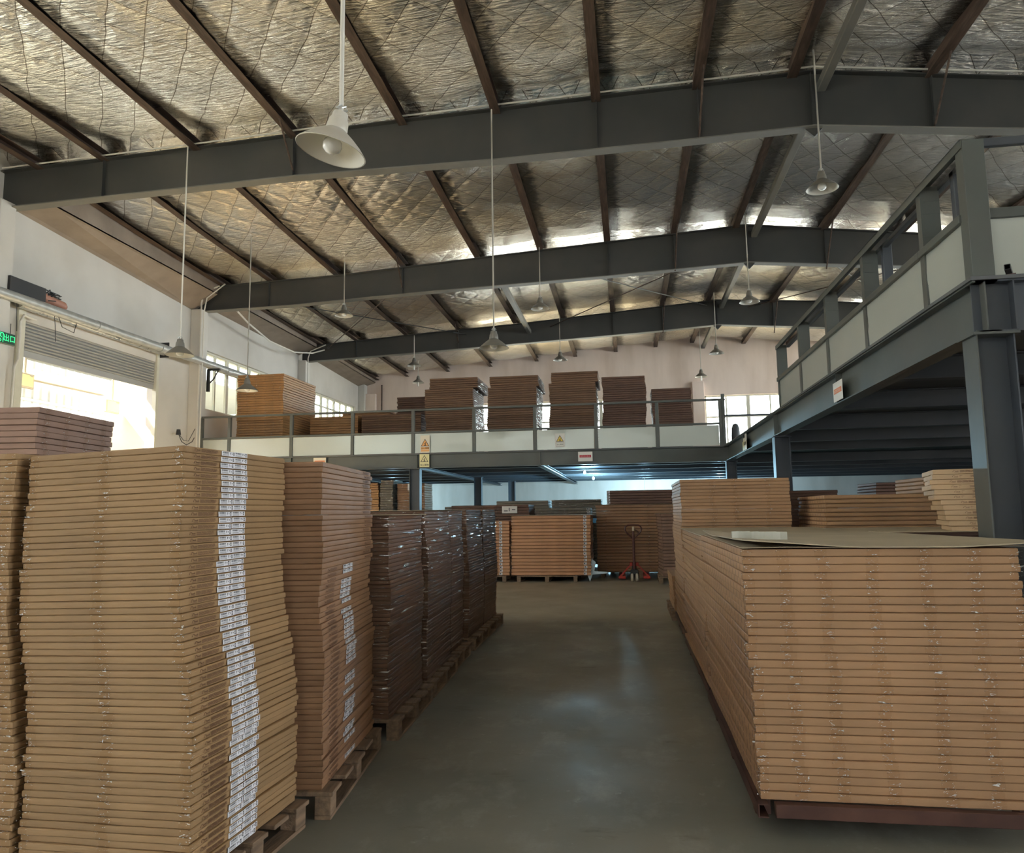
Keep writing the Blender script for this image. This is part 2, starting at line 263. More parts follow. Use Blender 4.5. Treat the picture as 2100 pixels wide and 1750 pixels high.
# ------------------------------------------------------------------ mesh helpers
class MB:
    def __init__(s): s.v = []; s.f = []; s.mi = []
    def add(s, vs, fs, mi=0):
        o = len(s.v); s.v += [tuple(p) for p in vs]; s.f += [tuple(i + o for i in f) for f in fs]; s.mi += [mi] * len(fs); return s
    def box(s, a, b, mi=0, T=None):
        x0, y0, z0 = a; x1, y1, z1 = b
        vs = [Vector(p) for p in ((x0,y0,z0),(x1,y0,z0),(x1,y1,z0),(x0,y1,z0),(x0,y0,z1),(x1,y0,z1),(x1,y1,z1),(x0,y1,z1))]
        if T is not None: vs = [T @ p for p in vs]
        return s.add(vs, [(0,3,2,1),(4,5,6,7),(0,1,5,4),(1,2,6,5),(2,3,7,6),(3,0,4,7)], mi)
    def bbox(s, a, b, c=0.004, mi=0, T=None):
        """box with chamfered edges all round"""
        x0, y0, z0 = a; x1, y1, z1 = b; c = min(c, (x1-x0)/2.01, (y1-y0)/2.01, (z1-z0)/2.01)
        rings = []
        for z, i in ((z0, c), (z0 + c, 0), (z1 - c, 0), (z1, c)):
            rings.append([(x0+i+c*(i==0),y0+i,z),(x1-i-c*(i==0),y0+i,z),(x1-i,y0+i+c*(i==0),z),(x1-i,y1-i-c*(i==0),z),(x1-i-c*(i==0),y1-i,z),(x0+i+c*(i==0),y1-i,z),(x0+i,y1-i-c*(i==0),z),(x0+i,y0+i+c*(i==0),z)])
        return s.loft(rings, mi, T)
    def loft(s, rings, mi=0, T=None, caps=True, closed=True):
        n = len(rings[0]); vs = [Vector(p) for r in rings for p in r]
        if T is not None: vs = [T @ p for p in vs]
        fs = []
        for k in range(len(rings) - 1):
            for i in range(n if closed else n - 1):
                j = (i + 1) % n; fs.append((k*n+i, k*n+j, (k+1)*n+j, (k+1)*n+i))
        if caps and closed: fs.append(tuple(range(n - 1, -1, -1))); fs.append(tuple((len(rings)-1)*n + i for i in range(n)))
        return s.add(vs, fs, mi)
    def tube(s, pts, r, n=10, mi=0):
        pts = [Vector(p) for p in pts]; rings = []
        prev = None
        for k, p in enumerate(pts):
            d = (pts[min(k+1, len(pts)-1)] - pts[max(k-1, 0)]).normalized()
            if prev is None:
                u = d.cross(Vector((0, 0, 1)));
                if u.length < 1e-3: u = d.cross(Vector((1, 0, 0)))
            else: u = prev - d * prev.dot(d)
            u.normalize(); prev = u; w = d.cross(u)
            rr = r[k] if isinstance(r, (list, tuple)) else r
            rings.append([p + (u*math.cos(2*PI*i/n) + w*math.sin(2*PI*i/n))*rr for i in range(n)])
        return s.loft(rings, mi)
    def lathe(s, prof, n=28, mi=0, T=None, caps=False):
        rings = [[(r*math.cos(2*PI*i/n), r*math.sin(2*PI*i/n), z) for i in range(n)] for r, z in prof]
        return s.loft(rings, mi, T, caps=caps)
    def prism(s, poly, d0, d1, axis='y', mi=0, T=None):
        """poly of (a,b) extruded along an axis: y -> (x,z), x -> (y,z), z -> (x,y)"""
        def P(a, b, d): return (a, d, b) if axis == 'y' else (d, a, b) if axis == 'x' else (a, b, d)
        return s.loft([[P(a, b, d0) for a, b in poly], [P(a, b, d1) for a, b in poly]], mi, T)
    def mesh(s, name, mats, smooth=False):
        me = bpy.data.meshes.new(name); me.from_pydata(s.v, [], s.f); me.validate()
        for m in (mats if isinstance(mats, (list, tuple)) else [mats]): me.materials.append(m)
        for p, i in zip(me.polygons, s.mi): p.material_index = i; p.use_smooth = smooth
        me.update(); return me
    def obj(s, name, mats, parent=None, smooth=False, loc=None, rot=None):
        return mk(name, s.mesh(name, mats, smooth), parent, loc, rot)
def mk(name, me, parent=None, loc=None, rot=None):
    o = bpy.data.objects.new(name, me); C.objects.link(o)
    if parent: o.parent = parent
    if loc is not None: o.location = loc
    if rot is not None: o.rotation_euler = rot
    return o
def tag(o, label, cat, group=None):
    o['label'] = label; o['category'] = cat
    if group: o['group'] = group
    return o
def struct(o): o['kind'] = 'structure'; return o
def thing(name, label, cat, loc=(0, 0, 0), rz=0, group=None):
    o = bpy.data.objects.new(name, None); C.objects.link(o); o.location = loc; o.rotation_euler = (0, 0, rz)
    o.empty_display_size = 0.1
    return tag(o, label, cat, group)
def copy_tree(o, parent=None):
    c = o.copy(); C.objects.link(c)
    if parent: c.parent = parent
    for ch in o.children: copy_tree(ch, c)
    return c
def smooth_by(o, ang=40):
    for p in o.data.polygons: p.use_smooth = True
    try: o.data.set_sharp_from_angle(angle=math.radians(ang))
    except Exception: pass
    return o
def interp(tab, t):
    if t <= tab[0][0]: return tab[0][1]
    for (a, u), (b, v) in zip(tab, tab[1:]):
        if t <= b: return u + (v - u) * (t - a) / (b - a)
    return tab[-1][1]
ONES = ['', 'first', 'second', 'third', 'fourth', 'fifth', 'sixth', 'seventh', 'eighth', 'ninth', 'tenth', 'eleventh', 'twelfth', 'thirteenth', 'fourteenth', 'fifteenth', 'sixteenth', 'seventeenth', 'eighteenth', 'nineteenth']
TENS = {20: 'twenty', 30: 'thirty', 40: 'forty', 50: 'fifty', 60: 'sixty'}
TENTH = {20: 'twentieth', 30: 'thirtieth', 40: 'fortieth', 50: 'fiftieth', 60: 'sixtieth'}
def ordinal(n): return ONES[n] if n < 20 else TENTH[n] if n % 10 == 0 else TENS[n // 10 * 10] + '-' + ONES[n % 10]

# ------------------------------------------------------------------ the building shell
XL, YB, XR, YF = -14.1, 38.0, 21.0, -8.0      # left wall, back wall, right wall, wall behind the camera
RX = 3.8
EAVE = [(-8, 9.9), (6.4, 9.7), (14.5, 9.58), (18, 9.36), (22.4, 9.2), (30.4, 8.98), (38, 8.72)]
EAVER = [(-8, 8.0), (14.5, 7.9), (22.4, 7.95), (30.4, 8.3), (38, 8.5)]
def roof(x, y):
    if x <= RX: e = interp(EAVE, y); return 10.06 + (e - 10.06) * (RX - x) / (RX + 14.1)
    e = interp(EAVER, y); return 10.06 + (e - 10.06) * (x - RX) / (XR - RX)

b = MB().box((-40, YF - 10, -0.3), (40, 60, 0.0)); struct(b.obj('floor', M['floor']))
# foil ceiling, sagging a little between the purlins
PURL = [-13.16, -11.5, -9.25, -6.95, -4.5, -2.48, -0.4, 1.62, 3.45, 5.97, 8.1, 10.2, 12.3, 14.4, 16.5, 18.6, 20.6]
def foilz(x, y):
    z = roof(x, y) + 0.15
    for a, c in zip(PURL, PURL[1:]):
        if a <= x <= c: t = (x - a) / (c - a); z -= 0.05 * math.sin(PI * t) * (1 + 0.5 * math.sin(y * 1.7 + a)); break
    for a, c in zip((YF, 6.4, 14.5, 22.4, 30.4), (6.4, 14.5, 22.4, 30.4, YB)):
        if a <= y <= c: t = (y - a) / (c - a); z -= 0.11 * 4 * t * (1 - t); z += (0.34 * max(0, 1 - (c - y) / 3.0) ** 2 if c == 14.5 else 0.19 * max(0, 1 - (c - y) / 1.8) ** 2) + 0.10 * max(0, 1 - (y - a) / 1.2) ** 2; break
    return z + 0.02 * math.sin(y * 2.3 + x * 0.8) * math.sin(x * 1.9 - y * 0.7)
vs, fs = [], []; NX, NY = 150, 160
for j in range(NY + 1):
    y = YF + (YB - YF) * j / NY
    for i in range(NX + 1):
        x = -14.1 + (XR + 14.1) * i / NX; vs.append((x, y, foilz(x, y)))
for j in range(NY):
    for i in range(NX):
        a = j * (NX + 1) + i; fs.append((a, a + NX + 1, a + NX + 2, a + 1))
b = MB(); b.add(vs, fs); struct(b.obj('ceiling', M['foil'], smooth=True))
b = MB()   # roof deck above the foil keeps the daylight out
ys = [YF, 6.4, 14.5, 18, 22.4, 30.4, YB]
for x0, x1 in ((-14.6, RX), (RX, XR + 0.3)):
    b.loft([[(x0, y, roof(x0, y) + 0.62), (x1, y, roof(x1, y) + 0.62), (x1, y, roof(x1, y) + 0.72), (x0, y, roof(x0, y) + 0.72)] for y in ys])
struct(b.obj('ceiling', M['galv']))

def wall_x(name, x0, x1, y0, y1, ztop, holes, m):
    """wall along y with rectangular holes (ya,yb,za,zb)"""
    b = MB(); cuts = sorted({y0, y1} | {h[0] for h in holes} | {h[1] for h in holes} | {y for y in (14.5, 18, 22.4, 30.4) if y0 < y < y1})
    for a, c in zip(cuts, cuts[1:]):
        zs = [(0.0, None)]
        hs = [h for h in holes if h[0] <= a and h[1] >= c]
        segs = []; z = 0.0
        for h in sorted(hs, key=lambda h: h[2]):
            if h[2] > z: segs.append((z, h[2]))
            z = h[3]
        for s0, s1 in segs: b.box((x0, a, s0), (x1, c, s1))
        ta, tc = ztop(a), ztop(c)
        b.loft([[(x0, a, z), (x1, a, z), (x1, a, ta), (x0, a, ta)], [(x0, c, z), (x1, c, z), (x1, c, tc), (x0, c, tc)]])
    return struct(b.obj(name, m))
def wall_y(name, y0, y1, x0, x1, ztop, holes, m):
    b = MB(); cuts = sorted({x0, x1} | {h[0] for h in holes} | {h[1] for h in holes} | ({RX} if x0 < RX < x1 else set()))
    for a, c in zip(cuts, cuts[1:]):
        z = 0.0
        for h in sorted([h for h in holes if h[0] <= a and h[1] >= c], key=lambda h: h[2]):
            if h[2] > z: b.box((a, y0, z), (c, y1, h[2]))
            z = h[3]
        b.loft([[(a, y0, z), (a, y1, z), (a, y1, ztop(a)), (a, y0, ztop(a))], [(c, y0, z), (c, y1, z), (c, y1, ztop(c)), (c, y0, ztop(c))]])
    return struct(b.obj(name, m))
DOOR = (15.25, 20.4, 0.0, 6.3); WA = (23.05, 29.4, 5.2, 7.25); WB = (31.5, 37.2, 5.2, 7.25)
wall_x('wall_left', XL - 0.3, XL, YF, YB, lambda y: 10.3, [(-3.0, 10.0, 5.2, 7.25), DOOR, WA, WB], M['plaster'])
BWIN = [(-7.6, 0.9, 4.85, 7.3), (3.95, 8.2, 4.85, 7.3), (11.0, 20.5, 4.85, 8.8)]  # last window added out of sight for brighter foil
wall_y('wall_back', YB, YB + 0.3, XL - 0.3, XR + 0.3, lambda x: roof(x, 38) + 0.65, BWIN, M['plaster_pink'])
wall_x('wall_right', XR, XR + 0.3, YF, YB, lambda y: interp(EAVER, y) + 0.65, [(-5.0, 3.0, 0.0, 4.6), (-1.0, 12.0, 5.0, 7.4), (14.8, 29.8, 3.6, 8.0), (30.8, 37.6, 3.6, 8.0)], M['plaster'])  # door and window openings on this wall added for light
wall_y('wall_front', YF - 0.3, YF, XL - 0.3, XR + 0.3, lambda x: roof(x, YF) + 0.65, [(-7.0, -4.4, 0.0, 3.2), (-9.0, 2.0, 6.1, 7.0)], M['plaster'])  # openings behind the camera, added to light the stack fronts
# pilasters on the left wall
for i, (y, zt) in enumerate(((14.3, 8.8), (22.3, 8.42), (30.4, 8.33), (37.75, 8.5))):
    b = MB().bbox((XL, y - 0.22, 0), (XL + 0.36, y + 0.22, zt), 0.012); struct(b.obj('trim_%d' % (i + 1), M['plaster']))
b = MB().bbox((3.35, YB - 0.25, 0), (3.92, YB, 8.0), 0.012); struct(b.obj('trim_5', M['plaster_pink']))
b = MB().bbox((-13.75, YB - 0.3, 0), (-13.2, YB, 8.0), 0.012); struct(b.obj('trim_6', M['plaster_pink']))
# trim: faint concrete joint in the floor across the aisle
# gutter soffit that leans out from the left wall
b = MB()
for y0, y1 in ((14.6, 22.25), (22.55, 30.25), (30.55, YB - 0.05)):
    zo = [interp([(YF, 9.1), (15, 8.99), (22.3, 8.93), (30, 8.87), (38, 8.62)], t) for t in (y0, y1)]
    zw = [interp([(YF, 8.95), (15, 8.86), (22.2, 8.35), (22.6, 8.8), (30, 8.42), (30.5, 8.75), (38, 8.4)], t) for t in (y0, y1)]
    b.loft([[(XL, y, zw[k]), (-13.28, y, zo[k]), (-13.28, y, zo[k] + 0.04), (XL, y, zw[k] + 0.04)] for k, y in enumerate((y0, y1))])
    b.loft([[(-13.32, y, zo[k]), (-13.28, y, zo[k]), (-13.28, y, roof(-13.2, y) + 0.16), (-13.32, y, roof(-13.2, y) + 0.16)] for k, y in enumerate((y0, y1))])
tag(b.obj('gutter', M['soffit']), 'brown leaning eave gutter along the top of the left wall', 'gutter')

# windows ------------------------------------------------------------
def window_x(n, x, y0, y1, z0, z1, bay, zt):
    root = MB(); t = 0.06
    root.box((x - .06, y0, z1 - t), (x + .04, y1, z1)).box((x - .06, y0, z0), (x + .06, y1, z0 + t)).box((x - .06, y0, z0), (x + .04, y0 + t, z1)).box((x - .06, y1 - t, z0), (x + .04, y1, z1))
    root.box((x - .05, y0, zt - .03), (x + .03, y1, zt + .03))
    k = 0; y = y0
    while y < y1 - .3:
        w = .075 if k % 2 == 0 else .035
        root.box((x - .05, y - w, z0), (x + .035, y + w, z1)); y += bay; k += 1
    o = struct(root.obj('window_%d' % n, M['frame']))
    MB().box((x - .01, y0 + .02, z0 + .02), (x + .005, y1 - .02, z1 - .02)).obj('pane', M['glass'], o)
window_x(1, XL - .15, WA[0], WA[1], WA[2], WA[3], 0.80, 6.72)
window_x(2, XL - .15, WB[0], WB[1], WB[2], WB[3], 0.78, 6.72)
window_x(6, XL - .15, -3.0, 10.0, 5.2, 7.25, 0.8, 6.72)  # unseen window, added for more light on the foil
window_x(7, XR + .15, -1.0, 12.0, 5.0, 7.4, 1.0, 6.72)  # added right wall windows, out of view, this and the next two
window_x(10, XR + .15, 14.8, 29.8, 3.6, 8.0, 1.25, 6.0)
window_x(8, XR + .15, 30.8, 37.6, 3.6, 8.0, 1.0, 6.72)
def window_y(n, x0, x1, z0, z1, bay, y=YB + .15):
    root = MB(); t = .07
    root.box((x0, y - .04, z1 - t), (x1, y + .04, z1)).box((x0, y - .06, z0), (x1, y + .04, z0 + t)).box((x0, y - .04, z0), (x0 + t, y + .04, z1)).box((x1 - t, y - .04, z0), (x1, y + .04, z1))
    root.box((x0, y - .03, 6.18 if z1 - z0 > 1 else 6.5), (x1, y + .03, 6.26 if z1 - z0 > 1 else 6.55)); x = x0; k = 0
    while x < x1 - .2:
        w = .09 if k % 2 == 0 else .035
        root.box((x - w, y - .035, z0), (x + w, y + .035, z1)); x += bay; k += 1
    o = struct(root.obj('window_%d' % n, M['frame'])); MB().box((x0 + .02, y - .005, z0 + .02), (x1 - .02, y + .005, z1 - .02)).obj('pane', M['glass'], o)
for i, w in enumerate(BWIN): window_y(3 + i, *w, 1.06)
window_y(9, -9.0, 2.0, 6.1, 7.0, 1.0, YF - .15)  # added window behind the camera, for front light and glints

# rafters -------------------------------------------------------------
def rafter(y, top, bot, label):
    t = thing('roof_rafter', label, 'beam', (RX, y, 0))
    def poly(pts): return [(x - RX, z) for x, z in pts]
    T, B = poly(top), poly(bot)
    xs = sorted({x for x, _ in T} | {x for x, _ in B})
    def at(p, x): return interp(p, x)
    b = MB(); b.loft([[(x, -.008, at(B, x)), (x, .008, at(B, x)), (x, .008, at(T, x)), (x, -.008, at(T, x))] for x in xs])
    for x in [a - RX for a in (-11.5, -6.95, -0.4, 1.62, 5.97, 10.2, 14.4, 18.6)] + [-.012]:
        b.box((x - .006, -.1, at(B, x)), (x + .006, .1, at(T, x)))
    b.obj('web', M['rafter'], t)
    for nm, P, s in (('bottom_flange', B, -1), ('top_flange', T, 1)):
        b = MB(); b.loft([[(x, -.13, at(P, x)), (x, .13, at(P, x)), (x, .13, at(P, x) + s * .025), (x, -.13, at(P, x) + s * .025)] for x in xs]); b.obj(nm, M['flange'] if s < 0 else M['rafter'], t)
    zb = at(B, 0); b = MB(); b.add([(-.2, -.03, zb), (.2, -.03, zb), (0, -.03, zb - .2), (-.2, .03, zb), (.2, .03, zb), (0, .03, zb - .2)], [(0, 2, 1), (3, 4, 5), (0, 3, 5, 2), (2, 5, 4, 1), (1, 4, 3, 0)]); b.obj('apex_plate', M['rafter'], t)
    return t
rafter(14.5, [(-14.6, 9.57), (-9.3, 9.72), (-4.6, 9.9), (-.4, 10.0), (3.8, 10.1), (7.6, 9.56), (21, 8.0)],
       [(-14.6, 8.71), (-10.5, 8.8), (-6.9, 8.88), (-2.4, 8.86), (1.3, 8.92), (3.8, 8.99), (6.7, 8.65), (21, 7.1)], 'dark grey roof rafter nearest the camera, with the near white lamp in front')
rafter(22.4, [(-14.1, 9.2), (-8.9, 9.33), (-4.4, 9.6), (-.4, 9.83), (3.8, 10.07), (8.8, 9.43), (21, 8.0)],
       [(-14.1, 8.41), (-10.7, 8.44), (-6.7, 8.6), (-.4, 8.78), (3.8, 8.94), (8.6, 8.49), (21, 7.2)], 'dark grey roof rafter above the front edge of the far platform')
rafter(30.4, [(-14.0, 8.95), (-8.5, 9.28), (-4.4, 9.48), (1.4, 9.88), (3.8, 10.05), (8, 9.75), (21, 8.3)],
       [(-14.0, 8.3), (-8.9, 8.47), (-4.4, 8.66), (1.3, 8.9), (3.8, 9.05), (7, 8.8), (21, 7.5)], 'dark grey roof rafter farthest back, above the stacks on the far platform')
rafter(6.4, [(-14.1, 9.7), (3.8, 10.1), (21, 8.0)], [(-14.1, 8.9), (3.8, 9.0), (21, 7.1)], 'dark grey roof rafter above the view')

# purlins: brown channels, one thing each ---------------------------------
PN = ['beside the left gutter', 'second from the left wall', 'third from the left wall', 'fourth from the left wall', 'fifth from the left wall', 'sixth from the left wall',
      'seventh from the left wall', 'eighth from the left wall', 'just left of the ridge', 'first to the right of the ridge', 'second to the right of the ridge',
      'third to the right of the ridge', 'fourth to the right of the ridge', 'fifth to the right of the ridge', 'sixth to the right of the ridge', 'seventh to the right of the ridge', 'along the right wall']
for x, nm in zip(PURL, PN):
    o = thing('purlin', 'rusty brown roof purlin under the foil, ' + nm, 'purlin', (x, 0, 0), 0, 'purlins under the foil roof')
    b = MB(); w, h, t = .095, .19, .006
    prof = [(-w, 0), (w, 0), (w, t), (-w + t, t), (-w + t, h - t), (w, h - t), (w, h), (-w, h)]
    b.loft([[(px, y, roof(x, y) + pz) for px, pz in prof] for y in ys]); b.obj('channel', M['rust'], o)
    if nm.startswith(('fourth from', 'eighth', 'first to', 'third to', 'fifth to')):
        for y in (14.5, 22.4, 30.4):
            c = MB(); zb = {14.5: 8.93, 22.4: 8.75, 30.4: 8.75}[y]; zr = roof(x, y)
            if x > RX: zb -= (x - RX) * 0.1
            c.tube([(.05, y - .85, zr + .02), (0, y - .05, zb + .06)], .022, 6); c.obj('flange_brace', M['rust'], o)
for i, (x, z0) in enumerate(((RX + .18, 9.8), (-3.9, 9.15))):
    b = MB(); r = .085
    y0 = YF if i == 0 else 22.4; y1 = YB if i == 0 else 30.4
    b.bbox((x - r, y0, z0 - r), (x + r, y1, z0 + r), .015)
    tag(b.obj('ridge_strut', M['flange']), ('long square grey strut running along the ridge', 'short pale square strut between the two far rafters')[i], 'strut')
# sag rods across the purlins
for k, (y, nm) in enumerate(((8.6, 'nearest'), (12.0, 'second nearest'), (18.4, 'in the bay behind the first rafter'), (26.2, 'in the bay behind the second rafter'))):
    b = MB(); b.tube([(x, y + .12 * math.sin(x), roof(x, y) + .07) for x in [-13.2 + 0.86 * q for q in range(21)]], .010, 5)
    tag(b.obj('sag_rod', M['black']), 'thin dark sag rod crossing under the foil, ' + nm, 'rod')
for k, (p, q, nm) in enumerate((((-13.0, 22.5, 9.0), (-6.6, 30.3, 9.15), 'left black'), ((-6.9, 22.5, 9.05), (-12.9, 30.3, 8.75), 'left rusty'),
                               ((-2.3, 22.5, 9.3), (3.4, 30.3, 9.85), 'middle black'), ((3.5, 22.5, 9.6), (-3.0, 30.3, 9.3), 'middle rusty'),
                               ((5, 22.5, 9.7), (11, 30.3, 9.2), 'right black'), ((11, 22.5, 9.1), (5.0, 30.3, 9.7), 'right rusty'))):
    o = thing('bracing_rod', nm + ' diagonal bracing rod between the two far rafters', 'rod', p)
    d = Vector(q) - Vector(p); MB().tube([(0, 0, 0), d], .018, 6).obj('rod', M['black'] if 'black' in nm else M['rust'], o)
    MB().tube([d * .93, d * .96], .035, 8).obj('turnbuckle', M['black'], o)

# ------------------------------------------------------------------ roller door, left wall fittings
door = struct(bpy.data.objects.new('door_1', None)); C.objects.link(door); door.location = (XL, 15.25, 0)
b = MB(); z = 5.53; pts = []
b.box((-.10, .05, 5.45), (-.04, 5.1, 5.60))
prof = []; z = 5.60
while z < 6.35:
    prof += [(-.06, z), (-.035, z + .012), (-.02, z + .04), (-.035, z + .068)]; z += .08
prof2 = prof + [(-.075, z), (-.075, 5.6)]
b.prism([(p[0], p[1]) for p in prof2], .05, 5.1, 'y')
b.obj('shutter_curtain', M['shutter'], door)
for y0, y1, nm in ((-.16, .06, 'guide_rail'), (5.09, 5.2, 'guide_rail')):
    MB().bbox((-.08, y0, 0), (.06, y1, 6.6), .008).obj(nm, M['frame'], door)
b = MB().tube([(.17, -.3, 6.68), (.17, 5.3, 6.68)], .17, 18); smooth_by(b.obj('shutter_drum', M['galv'], door))
b = MB().bbox((.0, 5.2, 6.45), (.34, 5.24, 6.92), .01); b.obj('end_plate', M['black'], door)
b = MB().bbox((.12, -.85, 6.62), (.42, .22, 7.1), .01).bbox((.12, -.95, 6.1), (.2, -.8, 7.3), .01); b.obj('motor_plate', M['black'], door)
b = MB().tube([(.3, .2, 6.92), (.3, .9, 6.86)], .11, 16).tube([(.3, .9, 6.86), (.3, .98, 6.85)], [.11, .07], 16); smooth_by(b.obj('motor', M['copper'], door))
b = MB()
for k in range(14): b.tube([(.3 + rnd.uniform(-.14, .14), .25 + .5 * rnd.random(), 6.95 + rnd.uniform(-.12, .18)) for _ in range(4)], .014, 5)
b.tube([(.35, .55, 6.8), (.36, .62, 6.3), (.36, .66, 5.9)], .008, 5).tube([(.34, .62, 6.75), (.4, .8, 6.3), (.4, 1.2, 6.25), (.35, 1.35, 6.6)], .010, 5).tube([(.3, -.5, 6.6), (.3, -.45, 5.9)], .008, 5)
b.obj('cable', M['black'], door)
b = MB().tube([(-13.68, 11, 6.62), (-13.68, 15.9, 6.63), (-13.68, 26.4, 6.66)], .12, 16)
for y in (13.2, 17.2, 19.9, 23.6): b.tube([(-13.68, y, 6.63), (-13.68, y + .3, 6.63)], .135, 16)
pipe = thing('overhead_pipe', 'thick grey overhead pipe on brackets running past the shutter and window', 'pipe', (0, 0, 0))
smooth_by(b.obj('pipe_run', M['pipe'], pipe))
for y in (22.75,):
    b = MB().bbox((-13.86, y - .04, 5.75), (-13.76, y + .04, 6.52), .006).bbox((-13.8, y - .04, 6.46), (-13.4, y + .04, 6.53), .006).tube([(-13.8, y, 6.0), (-13.6, y, 6.2), (-13.45, y, 6.47)], .025, 6); b.obj('pipe_bracket', M['black'], pipe)
# exit sign
ex = thing('exit_sign', 'green lit exit sign with running figure beside the roller door', 'sign', (-13.70, 14.22, 5.50))
MB().bbox((-.03, -.42, 0), (.03, .42, .26), .008).obj('housing', M['exitgreen'], ex)
def text_mesh(body, size):
    cu = bpy.data.curves.new('txt', 'FONT'); cu.body = body; cu.size = size; cu.align_x = 'CENTER'; cu.align_y = 'CENTER'; cu.extrude = size * .01; cu.resolution_u = 2
    o = bpy.data.objects.new('txt', cu); C.objects.link(o); bpy.context.view_layer.update()
    me = bpy.data.meshes.new_from_object(o.evaluated_get(bpy.context.evaluated_depsgraph_get())); bpy.data.objects.remove(o); bpy.data.curves.remove(cu)
    return me
def text_obj(name, body, size, m, parent, loc, rot):
    me = text_mesh(body, size); me.materials.clear(); me.materials.append(m); me.name = name; return mk(name, me, parent, loc, rot)
RX90 = (PI / 2, 0, PI / 2)
text_obj('lettering', '安全', .17, M['exitglow'], ex, (.036, -.24, .13), RX90)
text_obj('lettering', '出口', .17, M['exitglow'], ex, (.036, .25, .13), RX90)
b = MB()
def stroke(b, pts, w, x): 
    for p, q in zip(pts, pts[1:]):
        d = Vector((q[0]-p[0], q[1]-p[1])); d.normalize(); n = Vector((-d.y, d.x)) * w
        b.add([(x, p[0]+n.x, p[1]+n.y), (x, q[0]+n.x, q[1]+n.y), (x, q[0]-n.x, q[1]-n.y), (x, p[0]-n.x, p[1]-n.y)], [(0, 1, 2, 3), (3, 2, 1, 0)])
for s in ([(-.08, .03), (-.08, .23), (.08, .23), (.08, .03)], [(0, .17), (-.02, .11), (.03, .07), (.01, .03)], [(-.02, .11), (-.05, .08), (-.06, .04)], [(-.05, .14), (0, .17), (.04, .13)]): stroke(b, s, .009, .034)
b.lathe([(.018, 0), (.0, .001)], 10, 0, Matrix.Translation((.034, .01, .195)) @ Matrix.Rotation(PI/2, 4, 'Y'))
b.obj('running_figure', M['exitglow'], ex)
MB().tube([(0, -.3, .26), (0, -.3, .5)], .008, 6).tube([(0, .3, .26), (0, .3, .5)], .008, 6).obj('hanger', M['black'], ex)
# camera / siren on the pilaster
sc = thing('wall_camera', 'small dark wall camera with trailing cables at the left pilaster', 'camera', (-13.95, 21.3, 4.2))
MB().tube([(-.14, 0, 0), (.1, -.05, 0)], .018, 8).obj('bracket', M['conduit'], sc); smooth_by(MB().tube([(.1, -.05, -.05), (.1, -.05, .12)], [.08, .055], 12).obj('camera_body', M['black'], sc))
MB().tube([(.1, -.02, -.05), (.12, .1, -.25), (.1, .4, -.33), (.1, .7, -.2), (.16, .95, .2)], .012, 6).tube([(.1, -.02, -.02), (.12, .2, -.2), (.1, .5, -.2), (.15, .9, .4)], .01, 6).obj('cable', M['black'], sc)
# conduits
def conduit(label, pts, r=.018, m='conduit'):
    o = MB().tube(pts, r, 8).obj('conduit', M[m]); tag(o, label, 'conduit'); return o
conduit('pair of pale conduits dropping down the left pilaster by the far platform', [(-13.70, 22.02, 3.4), (-13.70, 22.02, 8.6), (-13.6, 22.0, 8.95), (-13.1, 22.05, 9.15)], .028)
conduit('second pale conduit beside the pilaster, bending up over the rafter end', [(-13.60, 22.02, 3.4), (-13.60, 22.02, 8.3), (-13.5, 22.0, 8.75), (-12.9, 22.05, 9.2)], .022)
conduit('pale conduit down the next pilaster, behind the golden stack', [(-13.6, 30.1, 3.6), (-13.6, 30.1, 8.4), (-13.5, 30.1, 8.7), (-12.8, 30.1, 8.95)], .025)
conduit('sagging white cable looping along the gutter to the far rafter', [(-12.75, 22.6, 8.42), (-13.1, 24, 8.38), (-13.3, 26, 8.2), (-13.25, 28, 8.2), (-13.1, 29.4, 8.45), (-12.9, 30.2, 8.75)], .03)
conduit('pale conduit bent around the left edge of the roller door', [(-13.95, 15.5, 6.35), (-13.95, 15.15, 6.38), (-13.95, 15.05, 6.2), (-13.95, 15.05, 5.3), (-13.95, 14.95, 5.1), (-13.95, 14.93, 3.5)], .03)
conduit('thin brown conduit in the far left corner of the back wall', [(-12.9, 37.9, 4.0), (-12.9, 37.9, 8.2), (-12.9, 37.9, 8.5)], .035, 'rust')
conduit('long grey conduit lying on the top flange of the first rafter', [(x, 14.32, z + .03) for x, z in ((-14, 9.6), (-9.3, 9.74), (-4.6, 9.92), (-.4, 10.02), (3.8, 10.12), (7.6, 9.6))], .018)

b = MB().box((-30.3, 12, 0), (-30, 44, 8.0)).box((-30, 12, 0), (-14.42, 12.3, 8.0)).box((-30, 43.7, 0), (-14.42, 44, 8.0)); tag(b.obj('yard_shade_wall', M['concrete']), 'pale wall added around the yard to hold back the sky light', 'wall')  # enclosure added to keep sky light off the view through the door
